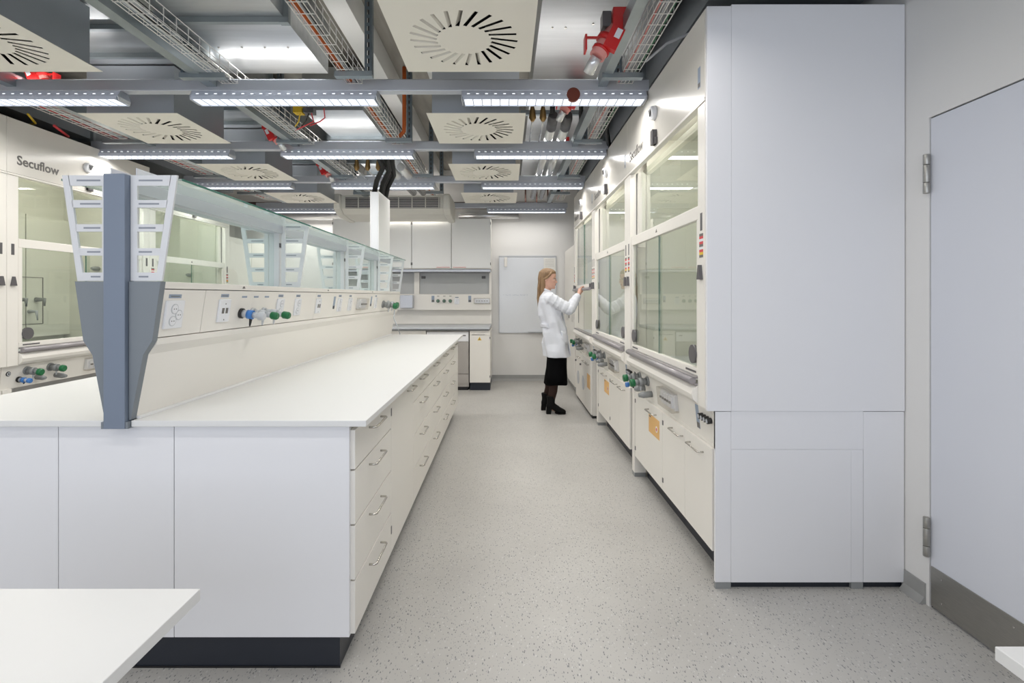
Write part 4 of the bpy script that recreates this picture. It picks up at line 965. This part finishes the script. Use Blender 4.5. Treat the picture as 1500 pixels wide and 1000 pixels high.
# face details
for s_ in (1, -1):
    b = B(); b.M = HM; ball(b, (.0775, s_*.030, .110), .009, .0135, .0065); b.build('eye', 'eyewhite', pn)
    b = B(); b.M = HM; ball(b, (.0835, s_*.031, .110), .0042, .006, .0058); b.build('iris', 'brow', pn)
    b = B(); b.M = HM; b.tube([(.088, s_*.014, .1195), (.0875, s_*.03, .1245), (.076, s_*.047, .1205)], [.0022, .0032, .002], 6).build('eyebrow', 'brow', pn)
    b = B(); b.M = HM; b.tube([(.086, s_*.018, .1155), (.0865, s_*.031, .1175), (.077, s_*.044, .1135)], [.0015, .002, .0015], 6).build('eyelid', 'brow', pn)
b = B(); b.M = HM; ball(b, (.0925, 0, .0555), .0085, .019, .0045); ball(b, (.0915, 0, .0480), .0085, .017, .005); b.build('lips', 'lips', pn)
# hair
b = B(); b.M = HM
sections(b, [(.045, -.075, 0, .035, .045), (.07, -.062, 0, .050, .066), (.095, -.055, 0, .063, .078), (.125, -.046, 0, .072, .0815), (.15, -.030, 0, .087, .0835), (.178, -.014, 0, .100, .082), (.203, -.008, 0, .086, .070), (.222, -.008, 0, .062, .050), (.233, -.010, 0, .028, .022)], 28)
for s_ in (1, -1): b.tube([(.045, s_*.062, .185), (.03, s_*.078, .155), (.005, s_*.083, .125), (-.03, s_*.08, .10)], [.010, .012, .013, .012], 8)
b.M = Matrix.Identity(4)
def hp(x, y, z): return (z, x, y)
sections(b, [(1.175, .388, 5.80, .008, .012), (1.22, .392, 5.79, .020, .030), (1.28, .398, 5.79, .024, .045), (1.34, .404, 5.79, .027, .060), (1.40, .412, 5.79, .034, .068), (1.46, .420, 5.795, .044, .072), (1.52, .428, 5.795, .050, .074), (1.58, .440, 5.795, .055, .074)], 18)
hair = remesh(b, 'hair', 'hair', pn, .0045, 2)
b = B()
for k in range(9):
    y = 5.735+.013*k; b.tube([(.392+.01*math.sin(k), y+.012, 1.56), (.376+.006*math.sin(k*2.), y, 1.44), (.372+.008*math.cos(k), y+(5.79-y)*.2, 1.32), (.376, y+(5.79-y)*.6, 1.20-.02*(k % 3))], [.006, .009, .008, .003], 6)
b.build('strands', 'hair', hair)
# coat
b = B()
def fold(i, n, z, k=1): t = 2*PI*i/n; return k*(.008*math.sin(5*t+z*9) + .007*math.sin(3*t-z*19+1) + .005*math.sin(9*t+z*7) + .005*math.sin(2*t+z*34))
def coat_rings(secs, n=48, inner=False):
    rings = []
    for z, cx, cy, a, c in secs:
        r = []
        for i in range(n):
            t = 2*PI*i/n; k = min(1, max(0, (1.38-z)/.2))*(1 + .8*max(0, (.95-z))); f = fold(i, n, z, k)
            r.append((cx+(a+f)*math.cos(t), cy+(c+f)*math.sin(t), z))
        rings.append(b._v(r))
    for A, D in zip(rings, rings[1:]):
        for i in range(n): b.b.faces.new([A[i], A[(i+1) % n], D[(i+1) % n], D[i]])
    b.b.faces.new(rings[0][::-1]); b.b.faces.new(rings[-1])
cs = [(.650, .590, 5.81, .155, .200), (.72, .583, 5.81, .152, .197), (.80, .574, 5.81, .147, .192), (.88, .565, 5.81, .142, .187), (.93, .560, 5.81, .138, .182), (.98, .550, 5.81, .137, .178), (1.05, .535, 5.81, .136, .175), (1.12, .520, 5.805, .134, .176),
      (1.20, .505, 5.80, .130, .180), (1.27, .492, 5.80, .123, .182), (1.32, .482, 5.80, .110, .176), (1.352, .476, 5.80, .092, .150), (1.378, .472, 5.80, .075, .105), (1.405, .470, 5.80, .064, .070)]
coat_rings(cs)
def wrinkle_tube(pts, rad, n=12, amp=.007, segs=10):
    P = []; R = []
    for (p, q), (r0, r1) in zip(zip(pts, pts[1:]), zip(rad, rad[1:])):
        for k in range(segs): t = k/segs; P.append(Vector(p).lerp(Vector(q), t)); R.append(r0+(r1-r0)*t+amp*math.sin(len(P)*1.9)*math.sin(len(P)*.7))
    P.append(Vector(pts[-1])); R.append(rad[-1]); b.tube(P, R, n)
mid = RS.lerp(RE, .5); cuff = RE.lerp(RW, .88)
wrinkle_tube([(.470, 5.70, 1.325), RS+Vector((.02, -.005, -.01)), mid+Vector((0, -.005, -.008)), RE+Vector((.005, -.005, -.012)), RE.lerp(RW, .4)+Vector((0, 0, -.01)), cuff], [.062, .072, .070, .066, .058, .043])
wrinkle_tube([(.470, 5.90, 1.325), LS+Vector((0, 0, -.01)), LS.lerp(LE, .5), LE, LE.lerp(LW, .9)], [.062, .068, .062, .058, .044])
coat = remesh(b, 'lab_coat', 'coat', pn, .0065, 4)
def patch(name, z0, z1, t0, t1, off, m='coat', n=10, parent=None):
    bb = B(); ring_ = []
    def at(z, t, o):
        lo = max([s_ for s_ in cs if s_[0] <= z], key=lambda s_: s_[0]); hi = min([s_ for s_ in cs if s_[0] >= z], key=lambda s_: s_[0])
        k = 0 if hi[0] == lo[0] else (z-lo[0])/(hi[0]-lo[0]); v = [lo[j]+(hi[j]-lo[j])*k for j in range(5)]
        tt = math.radians(t); return (v[1]+(v[3]+o)*math.cos(tt), v[2]+(v[4]+o)*math.sin(tt), z)
    G = [[(bb._v([at(z0+(z1-z0)*j/4, t0+(t1-t0)*i/n, off)])[0], bb._v([at(z0+(z1-z0)*j/4, t0+(t1-t0)*i/n, off-.012)])[0]) for i in range(n+1)] for j in range(5)]
    for j in range(4):
        for i in range(n):
            for s_ in (0, 1): f = bb.b.faces.new([G[j][i][s_], G[j][i+1][s_], G[j+1][i+1][s_], G[j+1][i][s_]]); f.smooth = True
    for j in range(4):
        for i in (0, n): bb.b.faces.new([G[j][i][0], G[j+1][i][0], G[j+1][i][1], G[j][i][1]])
    for i in range(n):
        for j in (0, 4): bb.b.faces.new([G[j][i][0], G[j][i+1][0], G[j][i+1][1], G[j][i][1]])
    return bb.build(name, m, parent or coat)
patch('pocket', .80, .955, -62, -28, .010)
patch('front_placket', .655, 1.33, -6, 6, .010)
patch('back_belt', .985, 1.03, 120, 240, .010)
b = B()
for s_ in (1, -1): b.tube([(.425, 5.80, 1.425), (.445, 5.80+s_*.055, 1.42), (.50, 5.80+s_*.066, 1.395), (.545, 5.80+s_*.05, 1.36), (.585, 5.80+s_*.028, 1.30)], [.012, .014, .016, .018, .006], 8)
remesh(b, 'collar', 'coat', coat, .004, 3)
# skirt
b = B(); rings = []; n = 40
for z, cx, a, c in ((.86, .575, .10, .15), (.70, .588, .112, .165), (.62, .592, .115, .170), (.52, .588, .118, .170), (.43, .583, .128, .175), (.335, .578, .136, .182)):
    rings.append(b._v([(cx+(a+.006*math.sin(7*2*PI*i/n)*(.9-z))*math.cos(2*PI*i/n), 5.815+c*math.sin(2*PI*i/n), z+(.008*math.sin(3*2*PI*i/n) if z < .34 else 0)) for i in range(n)]))
for A, D in zip(rings, rings[1:]):
    for i in range(n): f = b.b.faces.new([A[i], A[(i+1) % n], D[(i+1) % n], D[i]]); f.smooth = True
b.b.faces.new(rings[0]); b.b.faces.new(rings[-1])
b.build('skirt', 'skirt', pn)
# tights and boots
for (kx, ky, ax, ay) in ((.575, 5.735, .510, 5.73), (.545, 5.90, .465, 5.92)):
    B().tube([(kx+.008, ky, .56), (kx, ky, .46), (kx-.030, ky, .36), (kx-.035, (ky+ay)/2, .26), (ax+.003, ay, .13)], [.066, .058, .055, .049, .038], 16).build('stocking', 'tights', pn)
    b = B()
    b.tube([(ax+.002, ay, .205), (ax+.006, ay, .15), (ax+.002, ay, .11), (ax+.0, ay, .075)], [.050, .046, .045, .042], 16)
    rs = []
    for x, zb, zt, hw in ((ax-.047, .060, .105, .026), (ax-.025, .058, .13, .036), (ax+.02, .045, .135, .036), (ax+.06, .022, .115, .036), (ax+.10, .008, .082, .040), (ax+.14, .006, .060, .038), (ax+.165, .008, .046, .026), (ax+.176, .014, .034, .010)):
        rs.append((x, ay, (zb+zt)/2, hw, (zt-zb)/2))
    sections(b, rs, 20, axis='x', p=2.6)
    bt = remesh(b, 'boot', 'boot', pn, .0045, 3)
    B().prism([(ax-.050, .0), (ax+.004, .0), (ax+.012, .066), (ax-.046, .066)], ay-.027, ay+.027).build('heel', 'boot', bt, bevel=.004)
    B().prism([(ax+.05, .012), (ax+.085, .0), (ax+.155, .0), (ax+.172, .008), (ax+.172, .012), (ax+.085, .010), (ax+.05, .024)], ay-.036, ay+.036).build('sole', 'boot', bt)
